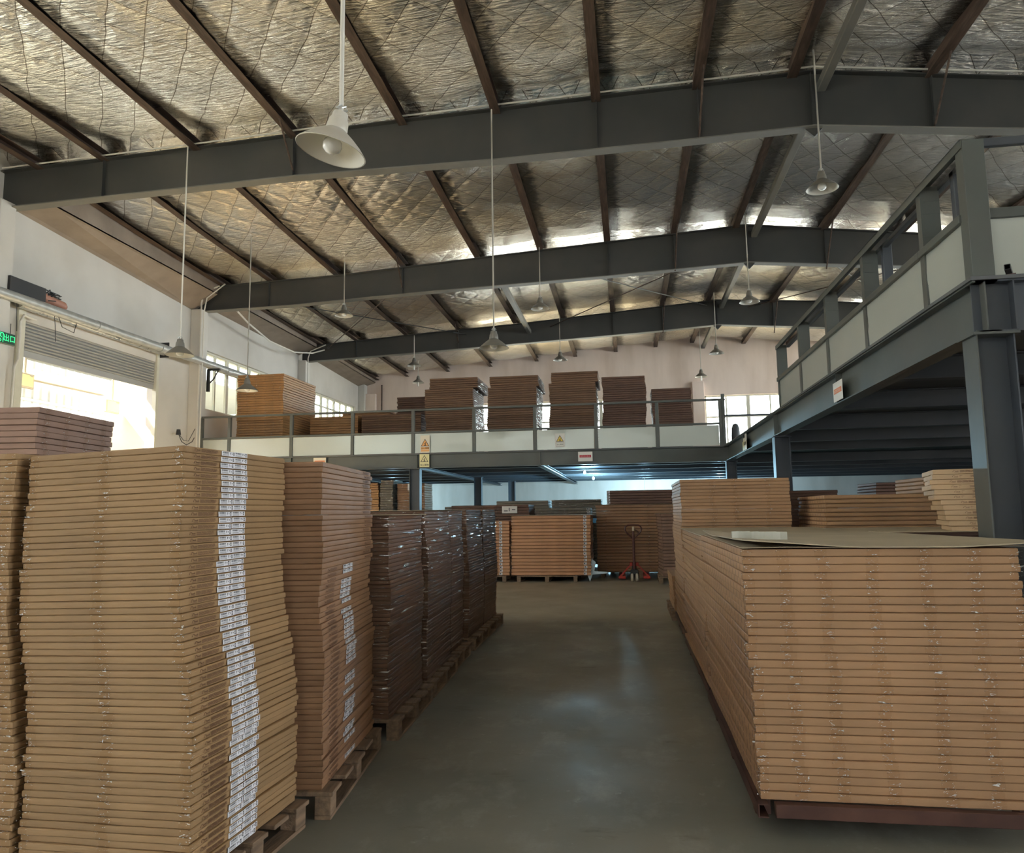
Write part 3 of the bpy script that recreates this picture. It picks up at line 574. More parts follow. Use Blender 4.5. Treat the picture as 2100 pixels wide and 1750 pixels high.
# outside the roller door ---------------------------------------------
b = MB(); pr = []
y = 23.0
while y < 32.0: pr += [(-22.0, y), (-22.0, y + .26), (-21.95, y + .30), (-21.95, y + .34), (-22.0, y + .38)]; y += .40
poly = pr + [(-22.06, 32), (-22.06, 23)]
b.prism([(p[0], p[1]) for p in poly], 5.55, 7.5, 'z')
o = thing('canopy_wall', 'white corrugated sheet wall hanging under the canopy outside the shutter', 'wall panel', (0, 0, 0)); b.obj('cladding', M['cladding'], o)
MB().bbox((-21.95, 23, 5.95), (-21.85, 32, 6.05), .01).obj('rail', M['cladding'], o)
b = MB().bbox((-21.2, 16, 6.55), (-20.9, 27.0, 6.95), .02); tag(b.obj('canopy_beam', M['beam_out']), 'dusty beam of the canopy outside, seen under the shutter', 'beam')
b = MB().bbox((-30.3, 12, 8.0), (-19.6, 44, 8.1), .02); b.bbox((-17.1, 12, 8.2), (-14.42, 44, 8.3), .02); tag(b.obj('canopy_roof', M['cladding']), 'pale canopy roof over the yard, extended for shade and slotted for sun', 'roof')  # canopy stretched over the yard for shade, with a slot for sun
b = MB().bbox((-17.5, 22.9, 0), (-15.6, 23.3, 8.4), .02); tag(b.obj('outside_pier', M['beige']), 'beige rendered pier at the right side of the yard opening', 'pier')
b = MB().bbox((-24.5, 33, 0), (-24.0, 34.5, 6.4), .02).bbox((-27, 30.0, 0), (-24.6, 33.2, 6.1), .02); tag(b.obj('yard_building', M['concrete']), 'pale concrete building standing across the yard', 'building')
tag(MB().bbox((-17.06, 12.3, 7.4), (-16.94, 22.95, 7.6), .01).obj('yard_beam', M['beam_out']), 'beam outside above the two floodlights', 'beam')
for i, (p, nm) in enumerate((((-17.0, 18.6, 5.55), 'at the upper left of the yard opening'), ((-17.0, 22.3, 5.3), 'in front of the beige pier'))):
    o = thing('floodlight', 'square floodlight hanging outside, ' + nm, 'lamp', p)
    MB().bbox((-.05, -.33, -.22), (.05, .33, .22), .02).obj('housing', M['beam_out'], o); MB().box((.052, -.28, -.17), (.056, .28, .17)).obj('lens', M['paleyellow'], o)
    MB().tube([(0, 0, .22), (0, 0, 7.42 - p[2])], .04, 8).tube([(-.1, 0, .3), (.12, .2, .12)], .02, 6).obj('bracket', M['beam_out'], o)

# ------------------------------------------------------------------ platforms (mezzanine)
BX, BY = 2.83, 22.3      # corner: side platform edge plane x, far platform front plane y
ZB, ZT = 3.0, 3.43
def ibeam_y(x, y0, y1, z0=ZB, z1=ZT, w=.1):
    return MB().box((x - .006, y0, z0), (x + .006, y1, z1)).box((x - .09, y0, z1 - .014), (x + w, y1, z1)).box((x - .09, y0, z0), (x + w, y1, z0 + .014))
def ibeam_x(y, x0, x1, z0=ZB, z1=ZT, w=.1):
    return MB().box((x0, y - .006, z0), (x1, y + .006, z1)).box((x0, y - .09, z1 - .014), (x1, y + w, z1)).box((x0, y - .09, z0), (x1, y + w, z0 + .014))
o = thing('platform_edge_beam', 'long grey green edge beam of the side platform, receding from the right column', 'beam', (0, 0, 0))
b = ibeam_y(BX + .09, 6.4, 22.1); b.obj('beam', M['steel'], o)
b = MB()
for y in (10.5, 14.9, 18.7): b.box((BX, y, ZB + .014), (BX + .084, y + .01, ZT - .014))
b.obj('stiffener', M['steel'], o)
o = thing('platform_edge_beam', 'grey edge beam across the front of the far platform', 'beam', (0, 0, 0)); b = ibeam_x(BY + .09, -13.75, BX + 0.2); b.obj('beam', M['steel'], o)
b = MB()
for x in (-10.6, -6.45, -2.6): b.box((x, BY, ZB + .014), (x + .012, BY + .084, ZT - .014))
b.obj('stiffener', M['steel'], o)
o = thing('platform_end_beam', 'blue grey beam running right from the near platform corner', 'beam', (0, 0, 0)); b = ibeam_x(6.4 + .09, BX + .02, XR); b.obj('beam', M['steel_blue'], o)
MB().box((BX + .3, 6.4, ZB), (BX + .31, 6.48, ZT)).obj('stiffener', M['steel_blue'], o)
b = MB().box((BX - .02, 6.38, ZT), (XR, YB, ZT + .03)).box((XL, BY - .02, ZT), (BX - .02, YB, ZT + .03))
b.box((BX + .2, 6.6, 3.36), (XR, YB, 3.42)).box((XL, BY + .2, 3.36), (BX + .2, YB, 3.42))
tag(b.obj('platform_deck', M['deck']), 'dark steel deck of the two raised storage platforms', 'platform')
# joists under the platforms
JL = []
for k, y in enumerate((9.2, 11.8, 14.6, 17.2, 19.8)):
    o = ibeam_x(y, BX + .2, XR - .1, 3.08, 3.35).obj('platform_joist', M['steel_blue']); tag(o, 'dark joist under the side platform, %s from the near end' % ordinal(k + 1), 'joist', 'joists under the side platform')
for k, y in enumerate((24.6, 27.0, 29.4, 31.8, 34.2, 36.4)):
    o = ibeam_x(y, XL + .1, XR - .1, 3.08, 3.35).obj('platform_joist', M['steel_blue']); tag(o, 'dark joist under the far platform, %s behind the edge beam' % ordinal(k + 1), 'joist', 'joists under the far platform')
for k, x in enumerate((-10.6, -6.5, -2.6)):
    o = ibeam_y(x, BY + .2, YB - .05, 2.98, 3.08).obj('platform_joist', M['steel_blue']); tag(o, 'dark long joist under the far platform, %s from the left' % ordinal(k + 1), 'joist')
# platform columns
def hcol(x, y, label, m, w=.29, d=.25, mm=None):
    """H column, flanges facing left and right"""
    t = thing('platform_column', label, 'column', (x, y, 0))
    MB().box((.012, d/2 - .006, 0), (w - .012, d/2 + .006, ZB)).obj('web', M['steel_blue'], t)
    MB().box((0, 0, 0), (.012, d, ZB)).obj('flange', m, t); MB().box((w - .012, 0, 0), (w, d, ZB)).obj('flange', M['steel_blue'], t)
    MB().box((-.05, -.05, 0), (w + .05, d + .05, .02)).obj('base_plate', M['steel_blue'], t); MB().box((-.03, -.03, ZB - .02), (w + .03, d + .03, ZB)).obj('cap_plate', m, t)
    return t
hcol(BX, 6.42, 'big grey H column at the near right corner of the platform', M['steel'])
hcol(BX, 14.9, 'blue grey platform column behind the dark carton pile on the right', M['steel_blue'])
hcol(BX, 22.1, 'platform column at the inner corner where the two platforms meet', M['steel_blue'])
hcol(-6.7, 22.35, 'dark platform column under the yellow warning sign', M['steel'], .33)
hcol(-5.95, 28.6, 'slim dark platform column standing behind the yellow sign column', M['steel_blue'])
hcol(-5.3, 33.0, 'farthest slim dark platform column before the back wall', M['steel_blue'])
hcol(-11.6, 22.35, 'platform column at the left, hidden behind the tall stacks', M['steel'])
for y, nm in ((14.9, 'middle'), (22.1, 'rear')): hcol(10.5, y, nm + ' platform column deep under the side platform', M['steel_blue'])

# railings --------------------------------------------------------------
ZD = ZT + .03
rl = thing('guard_railing', 'grey steel guard railing with sheet panels across the far platform', 'railing', (0, BY, ZD))
px = [-13.72, -12.74, -10.6, -8.55, -6.57, -4.63, -2.74, -.89, .92, 2.75]
for x in px: MB().bbox((x - .05, -.02, 0), (x + .05, .08, 1.34), .004).obj('post', M['steel'], rl)
MB().bbox((px[0], -.03, 1.33), (px[-1] + .05, .07, 1.39), .004).obj('top_rail', M['steel'], rl)
MB().bbox((px[0], -.03, .62), (px[-1], .03, .68), .004).obj('mid_rail', M['steel'], rl)
def dent_panel(w, h, seed):
    r = random.Random(seed); n, k = 16, 8; b = MB(); cs = [(r.uniform(.1, .9), r.uniform(.1, .9), r.uniform(-.012, .012), r.uniform(.08, .25), r.uniform(0, PI)) for _ in range(6)]
    vs = []
    for s in (0, 1):
        for j in range(k + 1):
            for i in range(n + 1):
                u, v = i / n, j / k; d = .006 * math.sin(u * PI * 2 + seed) * math.sin(v * PI)
                for cu, cv, a, rr, an in cs:
                    q = (u - cu) * math.cos(an) + (v - cv) * math.sin(an); d += a * math.exp(-(q / rr) ** 2) * math.sin(PI * v) * .8
                vs.append((u * w, d + s * .003, v * h))
    fs = []
    for j in range(k):
        for i in range(n):
            a = j * (n + 1) + i; q = (n + 1) * (k + 1); fs += [(a, a + 1, a + n + 2, a + n + 1), (a + q, a + q + n + 1, a + q + n + 2, a + q + 1)]
    b.add(vs, fs); return b
for i, (a, c) in enumerate(zip(px, px[1:])):
    o = dent_panel(c - a - .12, .6, i + 3).obj('sheet_panel', M['panel'], rl, smooth=True, loc=(a + .06, .01, .01))
MB().bbox((2.78, -.02, 0), (2.88, .08, 1.52), .004).obj('post', M['steel'], rl)
MB().bbox((2.84, -.02, .85), (4.6, .02, .90), .004).bbox((2.84, -.02, 1.33), (2.9, .9, 1.38), .004).obj('mid_rail', M['steel_blue'], rl)
rs = thing('guard_railing', 'tall grey railing with dented sheet panels along the side platform edge', 'railing', (BX, 0, ZD))
py = [6.45, 7.35, 9.12, 10.82, 12.5, 14.25]
for k, y in enumerate(py):
    w = .14 if k == 0 else .10
    if k == 0: MB().bbox((0, y - .07, 0), (.17, y + .07, 1.17), .003).obj('post', M['steel'], rs); continue
    b = MB().box((0, y - w/2, 0), (.008, y + w/2, 1.17)).box((.008, y - w/2, 0), (.17, y - w/2 + .008, 1.17)).box((.008, y + w/2 - .008, 0), (.17, y + w/2, 1.17))
    for z in (.2, .35, .5, .68, .9, 1.02): b.box((.008, y - w/2 - .004, z), (.17, y - w/2, z + .006))
    b.obj('post', M['steel'], rs)
MB().box((-.012, 6.38, 1.17), (.10, 14.3, 1.178)).box((-.012, 6.38, 1.10), (-.004, 14.3, 1.178)).obj('top_rail', M['steel'], rs)
for a, c in zip(py, py[1:]):
    MB().bbox((-.02, a + .05, .50), (.03, c + .05, .57), .004).obj('mid_rail', M['steel'], rs)
    o = dent_panel(c - a - .1, .52, int(a * 7)).obj('sheet_panel', M['panel'], rs, smooth=True, loc=(.02, a + .06, 0), rot=(0, 0, PI / 2))
for y in (6.95, 8.85, 11.3): MB().bbox((.16, y, .5), (.26, y + .08, 1.17), .004).obj('inner_post', M['steel_blue'], rs)
MB().bbox((.16, 6.5, 1.12), (.22, 14.2, 1.17), .004).obj('inner_rail', M['steel_blue'], rs)
rf = thing('guard_railing', 'short railing with blue grey sheet running right from the corner post', 'railing', (BX, 6.4, ZD))
MB().bbox((.18, .02, 1.12), (4, .07, 1.19), .004).obj('top_rail', M['steel_blue'], rf)
MB().bbox((.2, .3, .60), (4, .36, .69), .004).obj('mid_rail', M['steel'], rf)
dent_panel(3.8, .6, 77).obj('sheet_panel', M['panel'], rf, smooth=True, loc=(.2, .33, 0))
sq = thing('square_tube', 'short dark square tube lying on the platform beside the corner post', 'tube', (BX + .27, 6.45, ZD), -.5)
MB().box((0, 0, .06), (.045, .5, .064)).box((0, 0, .1), (.045, .5, .104)).box((0, 0, .06), (.004, .5, .104)).box((.041, 0, .06), (.045, .5, .104)).obj('tube_wall', M['black'], sq)
MB().box((-.02, .15, 0), (.07, .25, .06)).obj('block', M['maroon'], sq)
# black bag-like lump beside the inner corner
b = MB(); b.lathe([(.02, 0), (.16, .02), (.18, .3), (.16, .5), (.10, .6), (.02, .62)], 12, 0, Matrix.Translation((3.3, 23.3, ZD)) @ Matrix.Diagonal((.75, .6, 1.2, 1)))
b.tube([(3.3, 23.3, ZD + .7), (3.36, 23.3, ZD + .85), (3.42, 23.28, ZD + .93)], .012, 5).tube([(3.24, 23.3, ZD + .68), (3.18, 23.3, ZD + .8), (3.14, 23.28, ZD + .84)], .012, 5)
smooth_by(tag(b.obj('machine_cover', M['steel_blue']), 'dark covered machine on the platform in front of the bright window', 'machine'), 50)

# ------------------------------------------------------------------ signs
def plate(t, w, h, m, name='plate'): return MB().bbox((-w/2, -.004, 0), (w/2, .0, h), .001).obj(name, m, t)
def tri(t, cx, cz, s, m_in, m_out, y=-.006):
    a = s / 2; h = s * .866
    MB().add([(cx - a, y, cz), (cx + a, y, cz), (cx, y, cz + h)], [(0, 1, 2)]).obj('triangle', m_out, t)
    q = .80; MB().add([(cx - a*q, y - .002, cz + h*.065), (cx + a*q, y - .002, cz + h*.065), (cx, y - .002, cz + h*.065 + h*q)], [(0, 1, 2)]).obj('triangle_fill', m_in, t)
def picto(t, cx, cz, s, y=-.010):
    b = MB()
    def q(pts): b.add([(cx + p[0]*s, y, cz + p[1]*s) for p in pts], [tuple(range(len(pts)))])
    q([(-.14, .12), (.16, .12), (.10, .2), (-.08, .2)]); q([(-.02, .18), (.05, .18), (.10, .34), (.02, .36)]); q([(.0, .36), (.07, .36), (.07, .44), (.0, .44)]); q([(-.16, .30), (.0, .36), (.0, .40), (-.16, .34)]); q([(.04, .52), (.12, .5), (.1, .42), (.04, .44)])
    b.obj('pictogram', M['ink'], t)
FR = (PI / 2, 0, 0)
s = thing('warning_sign', 'orange triangle falling objects warning sign on the railing sheet panel', 'sign', (-6.17, BY - .04, 3.47))
plate(s, .30, .54, M['signcream']); tri(s, 0, .20, .27, M['orange'], M['ink']); picto(s, 0, .19, .27)
MB().box((-.13, -.007, .10), (.13, -.005, .175)).obj('caption_band', M['orange'], s); MB().box((-.13, -.007, .04), (.13, -.005, .085)).obj('caption_band', M['orange'], s)
text_obj('lettering', '当心落物', .065, M['ink'], s, (0, -.010, .137), FR)
s = thing('warning_sign', 'pale yellow warning sign pasted on the beam above the column', 'sign', (-6.2, BY - .005, 3.03))
plate(s, .31, .40, M['paleyellow']); tri(s, 0, .155, .25, M['paleyellow'], M['ink']); picto(s, 0, .15, .25); text_obj('lettering', '当心落物', .07, M['ink'], s, (0, -.010, .06), FR)
s = thing('warning_sign', 'white warning sign with yellow triangle on the middle railing panel', 'sign', (-1.98, BY - .03, 3.53))
plate(s, .30, .42, M['signwhite']); tri(s, 0, .17, .23, M['yellow'], M['ink']); picto(s, 0, .16, .22)
MB().box((-.125, -.006, .025), (.125, -.005, .14)).obj('caption_frame', M['ink'], s); MB().box((-.118, -.008, .032), (.118, -.006, .133)).obj('caption_panel', M['signwhite'], s); text_obj('lettering', '当心落物', .05, M['ink'], s, (0, -.011, .083), FR)
def notice(label, x, z, w, h, m, bm, rz=0, y=BY - .005):
    s = thing('notice_board', label, 'sign', (x, y, z), rz); plate(s, w, h, m); MB().box((-w*.4, -.007, h*.4), (w*.4, -.005, h*.66)).obj('banner', bm, s)
    b = MB(); r = random.Random(int(z * 100 + w * 1000))
    for k in range(9):
        xx = -w*.35 + k * w*.078
        b.box((xx, -.009, h*.48), (xx + w*.045, -.008, h*.49)).box((xx + w*.015, -.009, h*.46), (xx + w*.022, -.008, h*.6))
        if r.random() > .4: b.box((xx, -.009, h*.56), (xx + w*.04, -.008, h*.57))
    b.obj('lettering', M['signwhite'], s); return s
notice('white notice with red banner taped to the far platform beam', -1.23, 3.09, .43, .29, M['signwhite'], M['signred'])
notice('cream notice with orange banner on the beam, above the left stacks', -9.62, 3.14, .42, .26, M['signcream'], M['signorange'])
notice('white notice with orange banner on the side platform beam', 0, 3.03, .44, .26, M['signwhite'], M['signorange'], -PI/2, 10.4).location.x = BX - .005
s = thing('paper_notice', 'torn cream papers pasted on the side beam near the inner corner', 'sign', (BX - .004, 18.5, 3.02), -PI/2)
plate(s, .5, .3, M['signcream'], 'paper'); MB().bbox((-.35, -.007, .0), (-.05, -.003, .22), .001).obj('paper', M['paleyellow'], s); MB().bbox((.02, -.007, .22), (.3, -.003, .38), .001).obj('paper', M['signwhite'], s)
text_obj('lettering', '当心落物', .09, M['ink'], s, (.0, -.010, .15), FR)

# ------------------------------------------------------------------ pendant lamps
def make_lamp(m_out, bulb=True):
    t = thing('pendant_lamp', '', 'lamp'); Rr = .29
    b = MB(); b.lathe([(Rr, 0), (Rr + .006, .004), (Rr, .012), (.245, .06), (.17, .125), (.11, .17), (.088, .19)], 36); smooth_by(b.obj('shade', m_out, t), 60)
    b = MB(); b.lathe([(Rr - .004, .003), (.24, .054), (.165, .118), (.10, .165), (.0, .175)], 36); smooth_by(b.obj('reflector', M['reflector'], t), 60)
    b = MB(); b.lathe([(.09, .186), (.092, .20), (.084, .27), (.068, .30), (.062, .345), (.02, .36), (0, .36)], 20); smooth_by(b.obj('socket_cover', m_out, t), 35)
    b = MB()
    for k in range(6):
        a = k * PI / 3; b.bbox((-.008, -.004, 0), (.008, .004, .045), .003, 0, Matrix.Rotation(a, 4, 'Z') @ Matrix.Translation((0, .079, .225)))
    b.obj('vent_slot', M['black'], t)
    b = MB()
    if bulb: b.lathe([(0, -.02), (.04, -.012), (.072, .015), (.082, .055), (.07, .095), (.04, .13), (.03, .17)], 20)
    else: b.lathe([(0, -.17), (.03, -.165), (.033, -.15), (.033, .12), (.028, .17)], 16)
    smooth_by(b.obj('bulb', M['bulb'], t), 60)
    b = MB()
    for k in range(5):
        a = k * 1.3; b.tube([(.0, 0, .36 + .012 * k), (.05 * math.cos(a), .05 * math.sin(a), .375), (.03 * math.cos(a + 1), .03 * math.sin(a + 1), .41)], .007, 5)
    b.obj('wire_knot', M['galv'], t)
    return t
stem_me = MB().tube([(0, 0, 0), (0, 0, 1)], .016, 10).mesh('stem', M['conduit'], True)
LT = {}
for k, (m, bu) in enumerate((('lamp_white', True), ('lamp_grey', True), ('lamp_grey', False))): LT[(m, bu)] = make_lamp(M[m], bu)
used = set()
def lamp(x, y, z, top, label, m='lamp_grey', bu=True, tilt=(0, 0), sc=1.0):
    src = LT[(m, bu)]
    if (m, bu) in used: o = copy_tree(src)
    else: o = src; used.add((m, bu))
    o.location = (x, y, z); o.rotation_euler = (tilt[0], tilt[1], 0); o['label'] = label; o['group'] = 'pendant lamps under the roof'
    st = mk('stem', stem_me, o); st.scale = (sc, sc, (top - z - .36)); st.location = (0, 0, .36)
    if tilt != (0, 0): st.rotation_euler = Matrix.Rotation(tilt[0], 3, 'X').to_4x4().inverted().to_euler() if False else (-tilt[0], -tilt[1], 0)
    return o
NL = lamp(-2.66, 6.3, 4.99, 9.95, 'large white pendant lamp hanging close in front, tilted to the right', 'lamp_white', True, (-.02, .24), 1.15)
NL.scale = (1.12, 1.12, 1.12)
for c_ in NL.children:
    if c_.name.startswith('stem'): c_.scale.z = 4.05
lamp(-9.36, 14.3, 5.02, 9.84, 'grey pendant lamp beside the roller shutter, near the left wall')
lamp(-2.55, 14.3, 4.85, 9.9, 'dark grey pendant lamp on a long stem above the middle stacks')
lamp(3.82, 14.25, 7.62, 9.9, 'pendant lamp hanging from the ridge of the first rafter')
lamp(-10.36, 19.0, 5.05, 9.6, 'grey pendant lamp in front of the golden stack')
lamp(-8.82, 22.15, 7.93, 9.3, 'left pendant lamp on the second rafter')
lamp(-2.49, 22.15, 7.80, 9.7, 'middle pendant lamp on the second rafter')
lamp(3.70, 22.1, 7.64, 9.0, 'pendant lamp under the ridge of the second rafter')
lamp(-8.85, 30.2, 7.86, 9.2, 'left pendant lamp on the far rafter, with a long tube bulb', 'lamp_grey', False)
lamp(-2.60, 30.2, 7.83, 9.5, 'middle pendant lamp on the far rafter')
lamp(3.68, 30.2, 7.82, 9.1, 'pendant lamp under the ridge of the far rafter')
lamp(-10.05, 35.0, 8.0, 9.2, 'pendant lamp in the last bay at the left, with tube bulb', 'lamp_grey', False)
lamp(3.53, 35.0, 7.74, 10.0, 'pendant lamp in the last bay under the ridge, with tube bulb', 'lamp_grey', False)
for i, (x, y, z) in enumerate(((-1.5, 26.6, 2.98), (-1.36, 30.2, 2.93))):
    o = thing('bulb_lamp', ('nearer', 'farther')[i] + ' small lit bulb under the far platform', 'lamp', (x, y, z))
    b = MB(); b.lathe([(0, -.055), (.03, -.045), (.045, -.01), (.035, .03), (.02, .05)], 14); smooth_by(b.obj('bulb', M['led'], o)); MB().tube([(0, 0, .05), (0, 0, .12)], .02, 8).tube([(0, 0, .12), (0, 0, 3.37 - z)], .006, 6).obj('socket', M['conduit'], o)
def point(x, y, z, e, col=(.42, .78, 1.0)):
    l = bpy.data.lights.new('bulb_light', 'POINT'); l.energy = e; l.color = col; l.shadow_soft_size = .06; o = bpy.data.objects.new('bulb_light', l); C.objects.link(o); o.location = (x, y, z)
point(-1.5, 26.6, 2.86, 420); point(-1.36, 30.2, 2.80, 1100)
for i, (x, y, z) in enumerate(((.8, 36.0, 2.42), (4.2, 35.5, 2.7), (-11.5, 35.5, 2.7))):  # hidden bulbs added to brighten the wall under the far platform
    o = thing('bulb_lamp', ('unseen bulb added to light the back wall, behind the dark rear load', 'unseen bulb added to light the back wall, behind the right kraft pile', 'unseen bulb added to light the back wall, behind the orange column')[i], 'lamp', (x, y, z))
    b = MB(); b.lathe([(0, -.055), (.03, -.045), (.045, -.01), (.035, .03), (.02, .05)], 14); smooth_by(b.obj('bulb', M['led'], o)); MB().tube([(0, 0, .05), (0, 0, 3.37 - z)], .008, 6).obj('socket', M['conduit'], o); point(x, y, z - .14, 480)

# ------------------------------------------------------------------ cartons
def carton_mesh(w, d, h, m, seed, amp=.0022, n=14):
    """flat carton, origin at the middle of its base; rounded long edges, slightly bowed sides"""
    r = random.Random(seed); pts = []
    c = .0035 if h < .045 else .010; h = h if h < .045 else h * .97
    def side(p, q, k):
        out = []; nx, ny = (q[1] - p[1]), -(q[0] - p[0]); L = math.hypot(nx, ny); nx /= L; ny /= L; ph = r.uniform(0, 6)
        for i in range(k):
            t = i / k; o = 0 if i == 0 else amp * (math.sin(t * 9 + ph) + r.uniform(-.6, .6)); out.append((p[0] + (q[0]-p[0]) * t + nx * o, p[1] + (q[1]-p[1]) * t + ny * o))
        return out
    a, e = w / 2, d / 2
    P = side((-a, -e), (a, -e), n) + side((a, -e), (a, e), n) + side((a, e), (-a, e), n) + side((-a, e), (-a, -e), n)
    N = len(P); wob = [r.uniform(-1, 1) * amp * .5 for _ in range(N)]
    def ring(z, ins, wz):
        out = []
        for i, (x, y) in enumerate(P):
            L = math.hypot(x, y); out.append((x - ins * (1 if x > 0 else -1) * (abs(x) > a - .02), y - ins * (1 if y > 0 else -1) * (abs(y) > e - .02), z + wob[i] * wz))
        return out
    b = MB(); b.loft([ring(0, c, 0), ring(c, 0, 1), ring(h * .5, -amp * .3, 0), ring(h - c * .8, 0, 1), ring(h, c, .0)])
    return b.mesh('flat_carton', m, False)

ink_mat = [M['label'], M['ink']]
def barcode_mesh():
    """white label in the y-z plane facing +x; origin at its lower near corner"""
    b = MB(); b.box((0, 0, 0), (.0008, .112, .0225)); r = random.Random(3)
    y = .008
    while y < .058: w = r.uniform(.0012, .004); b.box((.0008, y, .0125), (.0011, y + w, .0205), 1); y += w + r.uniform(.001, .003)
    for z in (.0085, .0055, .0028): b.box((.0008, .008, z), (.0011, .06, z + .0010), 1)
    for y0, y1, z0, z1 in ((.068, .078, .016, .018), (.070, .073, .008, .016), (.082, .090, .010, .012), (.082, .090, .014, .016), (.095, .106, .004, .008), (.095, .106, .010, .013), (.095, .106, .015, .020)): b.box((.0008, y0, z0), (.0011, y1, z1), 1)
    return b.mesh('barcode_label', ink_mat)
def print_mesh():
    """printed arrow mark and block of small type, facing +x"""
    b = MB()
    def q(y0, y1, z0, z1): b.box((0, y0, z0), (.0004, y1, z1))
    for i in range(7): a = .6 + i * .42; y, z = .012 + .008 * math.cos(a), .012 + .008 * math.sin(a); q(y - .0014, y + .0014, z - .0014, z + .0014)
    q(.0, .006, .009, .0115); q(.012, .042, .0045, .0062); r = random.Random(5)
    y = .018
    while y < .040: q(y, y + .0026, .010, .0155); y += .0042
    q(.038, .0395, .012, .019)
    for z in (.0185, .0145, .0105, .0062):
        y = .052
        while y < .172: w = r.uniform(.015, .04); q(y, min(y + w, .178), z, z + .0022); y += w + .004
    return b.mesh('printed_marking', M['brown_ink'])
def tape_mesh(w, h, over=.04):
    """tape over the front edge of a carton: front strip with a turn onto the top; origin bottom middle of the front face, facing -y"""
    n = 6; b = MB(); prof = [(-.0035, .001), (-.0042, h * .3), (-.0035, h * .7), (-.003, h), (.004, h + .0012), (over, h + .0012)]
    b.loft([[(x, y + .0006 * math.sin(x * 90 + z * 300), z) for y, z in prof] for x in [-w/2 + w * i / n for i in range(n + 1)]], closed=False, caps=False)
    return b.mesh('tape', M['tape'], True)
BAR, PRT = barcode_mesh(), print_mesh()

def stack(n, h, w, d, corner, ang, dx, mats, labelf, group, tape_x=(), side=None, z0=.14, jit=.006, amp=.0022, seed=1, name='flat_carton', tw=.055, variants=4):
    """corner: function z -> (x,y) of the corner nearest the aisle on the front face.  Carton extends to -x*w (sx=-1) from it and +d in depth"""
    rr = random.Random(seed); mes = [carton_mesh(w, d, h * (.965 if h < .035 else .95), mats, seed * 10 + k, amp) for k in range(variants)]; tm = tape_mesh(tw, h * .95) if tape_x else None
    out = []
    for k in range(n):
        z = z0 + k * h; x, y = corner(z); x += rr.uniform(-jit, jit); y += rr.uniform(-jit, jit) * .7; a = ang + rr.uniform(-.008, .008)
        ca, sa = math.cos(a), math.sin(a); cx, cy = dx * w / 2, d / 2
        o = mk(name, mes[rr.randrange(variants)], None, (x + cx * ca - cy * sa, y + cx * sa + cy * ca, z), (0, 0, a))
        tag(o, labelf(n - k), 'carton', group)
        for tx in tape_x: mk('tape', tm, o, (tx * w + rr.uniform(-.01, .01), -d / 2, 0))
        if side: side(o, n - 1 - k, rr)
        out.append(o)
    return out
H1 = .0289
def s1_corner(z): return interp([(.14, -1.775), (.5, -1.79), (.72, -1.80), (.9, -1.835), (1.1, -1.885), (1.3, -1.915), (1.52, -1.925), (1.7, -1.925), (1.9, -1.945)], z), interp([(.14, 2.90), (1.1, 2.96), (1.9, 3.02)], z)
def s1_side(o, k, rr):
    o2 = mk('printed_marking', PRT, o, (.4045, -.44 + .07, .001)); mk('barcode_label', BAR, o, (.4047, -.44 + .275 + rr.uniform(-.004, .004), .002)); mk('barcode_label', BAR, o, (.4052, -.44 + .387 + rr.uniform(-.004, .004), .003 + rr.uniform(-.001, .001)))
S1 = stack(61, H1, .80, .88, s1_corner, -math.radians(3), -1, M['kraft_olive'], lambda n: 'kraft flat carton with barcode labels, %s from the top of the front left stack' % ordinal(n), 'cartons of the front left stack', (.0, .48, -.48), s1_side, seed=1)
for o in S1: o.rotation_euler.y = -(.010 + .012 * o.location.z)
def s0_corner(z): return interp([(.14, -2.60), (.5, -2.62), (.9, -2.69), (1.2, -2.76), (1.5, -2.775), (1.7, -2.78), (1.9, -2.80)], z) - .006 * (1 + math.sin(z * 9)), interp([(.14, 2.93), (1.9, 3.05)], z)
S0 = stack(60, .0294, .80, .88, s0_corner, -math.radians(3), -1, M['kraft_olive'], lambda n: 'kraft flat carton at the left picture edge, %s from the top of its stack' % ordinal(n), 'cartons of the stack at the left edge', (.46,), None, seed=2)
def s2_corner(z): return interp([(.14, -1.66), (.5, -1.665), (.8, -1.655), (1.0, -1.685), (1.15, -1.70), (1.3, -1.675), (1.6, -1.69), (1.9, -1.69)], z), 3.95
def s2_side(o, k, rr):
    lab = k in (20, 21, 23, 24, 25, 26, 27, 29, 30, 31, 32, 33, 34, 35, 36, 37, 38, 39, 42, 43, 45, 47, 48, 49, 50, 52, 53, 54, 57)
    if k > 19: mk('printed_marking', PRT, o, (.2795, -.58 + .10, .001))
    if lab: mk('barcode_label', BAR, o, (.2797, -.58 + .42 + rr.uniform(-.01, .01), .002)); mk('barcode_label', BAR, o, (.2800, -.58 + .53 + rr.uniform(-.01, .01), .003))
    elif k <= 19: mk('printed_marking', PRT, o, (.2795, -.58 + .92, .001))
stack(59, .0298, .55, 1.16, s2_corner, math.radians(6.2), -1, M['kraft_brown'], lambda n: 'kraft flat carton, %s from the top of the second stack along the left aisle' % ordinal(n), 'cartons of the second left stack', (), s2_side, seed=3)

# front right stack
def fr_corner(z): return interp([(.16, .612), (.5, .592), (.75, .600), (.8, .578), (.95, .578), (1.1, .575), (1.2, .575), (1.4, .572)], z), 4.03
stack(31, .0397, 1.31, 2.25, fr_corner, 0.0, 1, M['kraft_sect'], lambda n: 'wide kraft carton with clear tape, %s from the top of the front right stack' % ordinal(n), 'cartons of the front right stack', (-.485, -.345, -.20, -.02, .17, .34, .49), None, z0=.165, seed=4, jit=.008, tw=.06, name='wide_carton')
stack(30, .0403, 1.31, 2.5, lambda z: (.60 + .008 * math.sin(z * 9), 6.42), 0.0, 1, M['kraft_sect'], lambda n: 'wide kraft carton, %s from the top of the stack behind the front right one' % ordinal(n), 'cartons of the second right stack', (), None, z0=.165, seed=5, name='wide_carton')
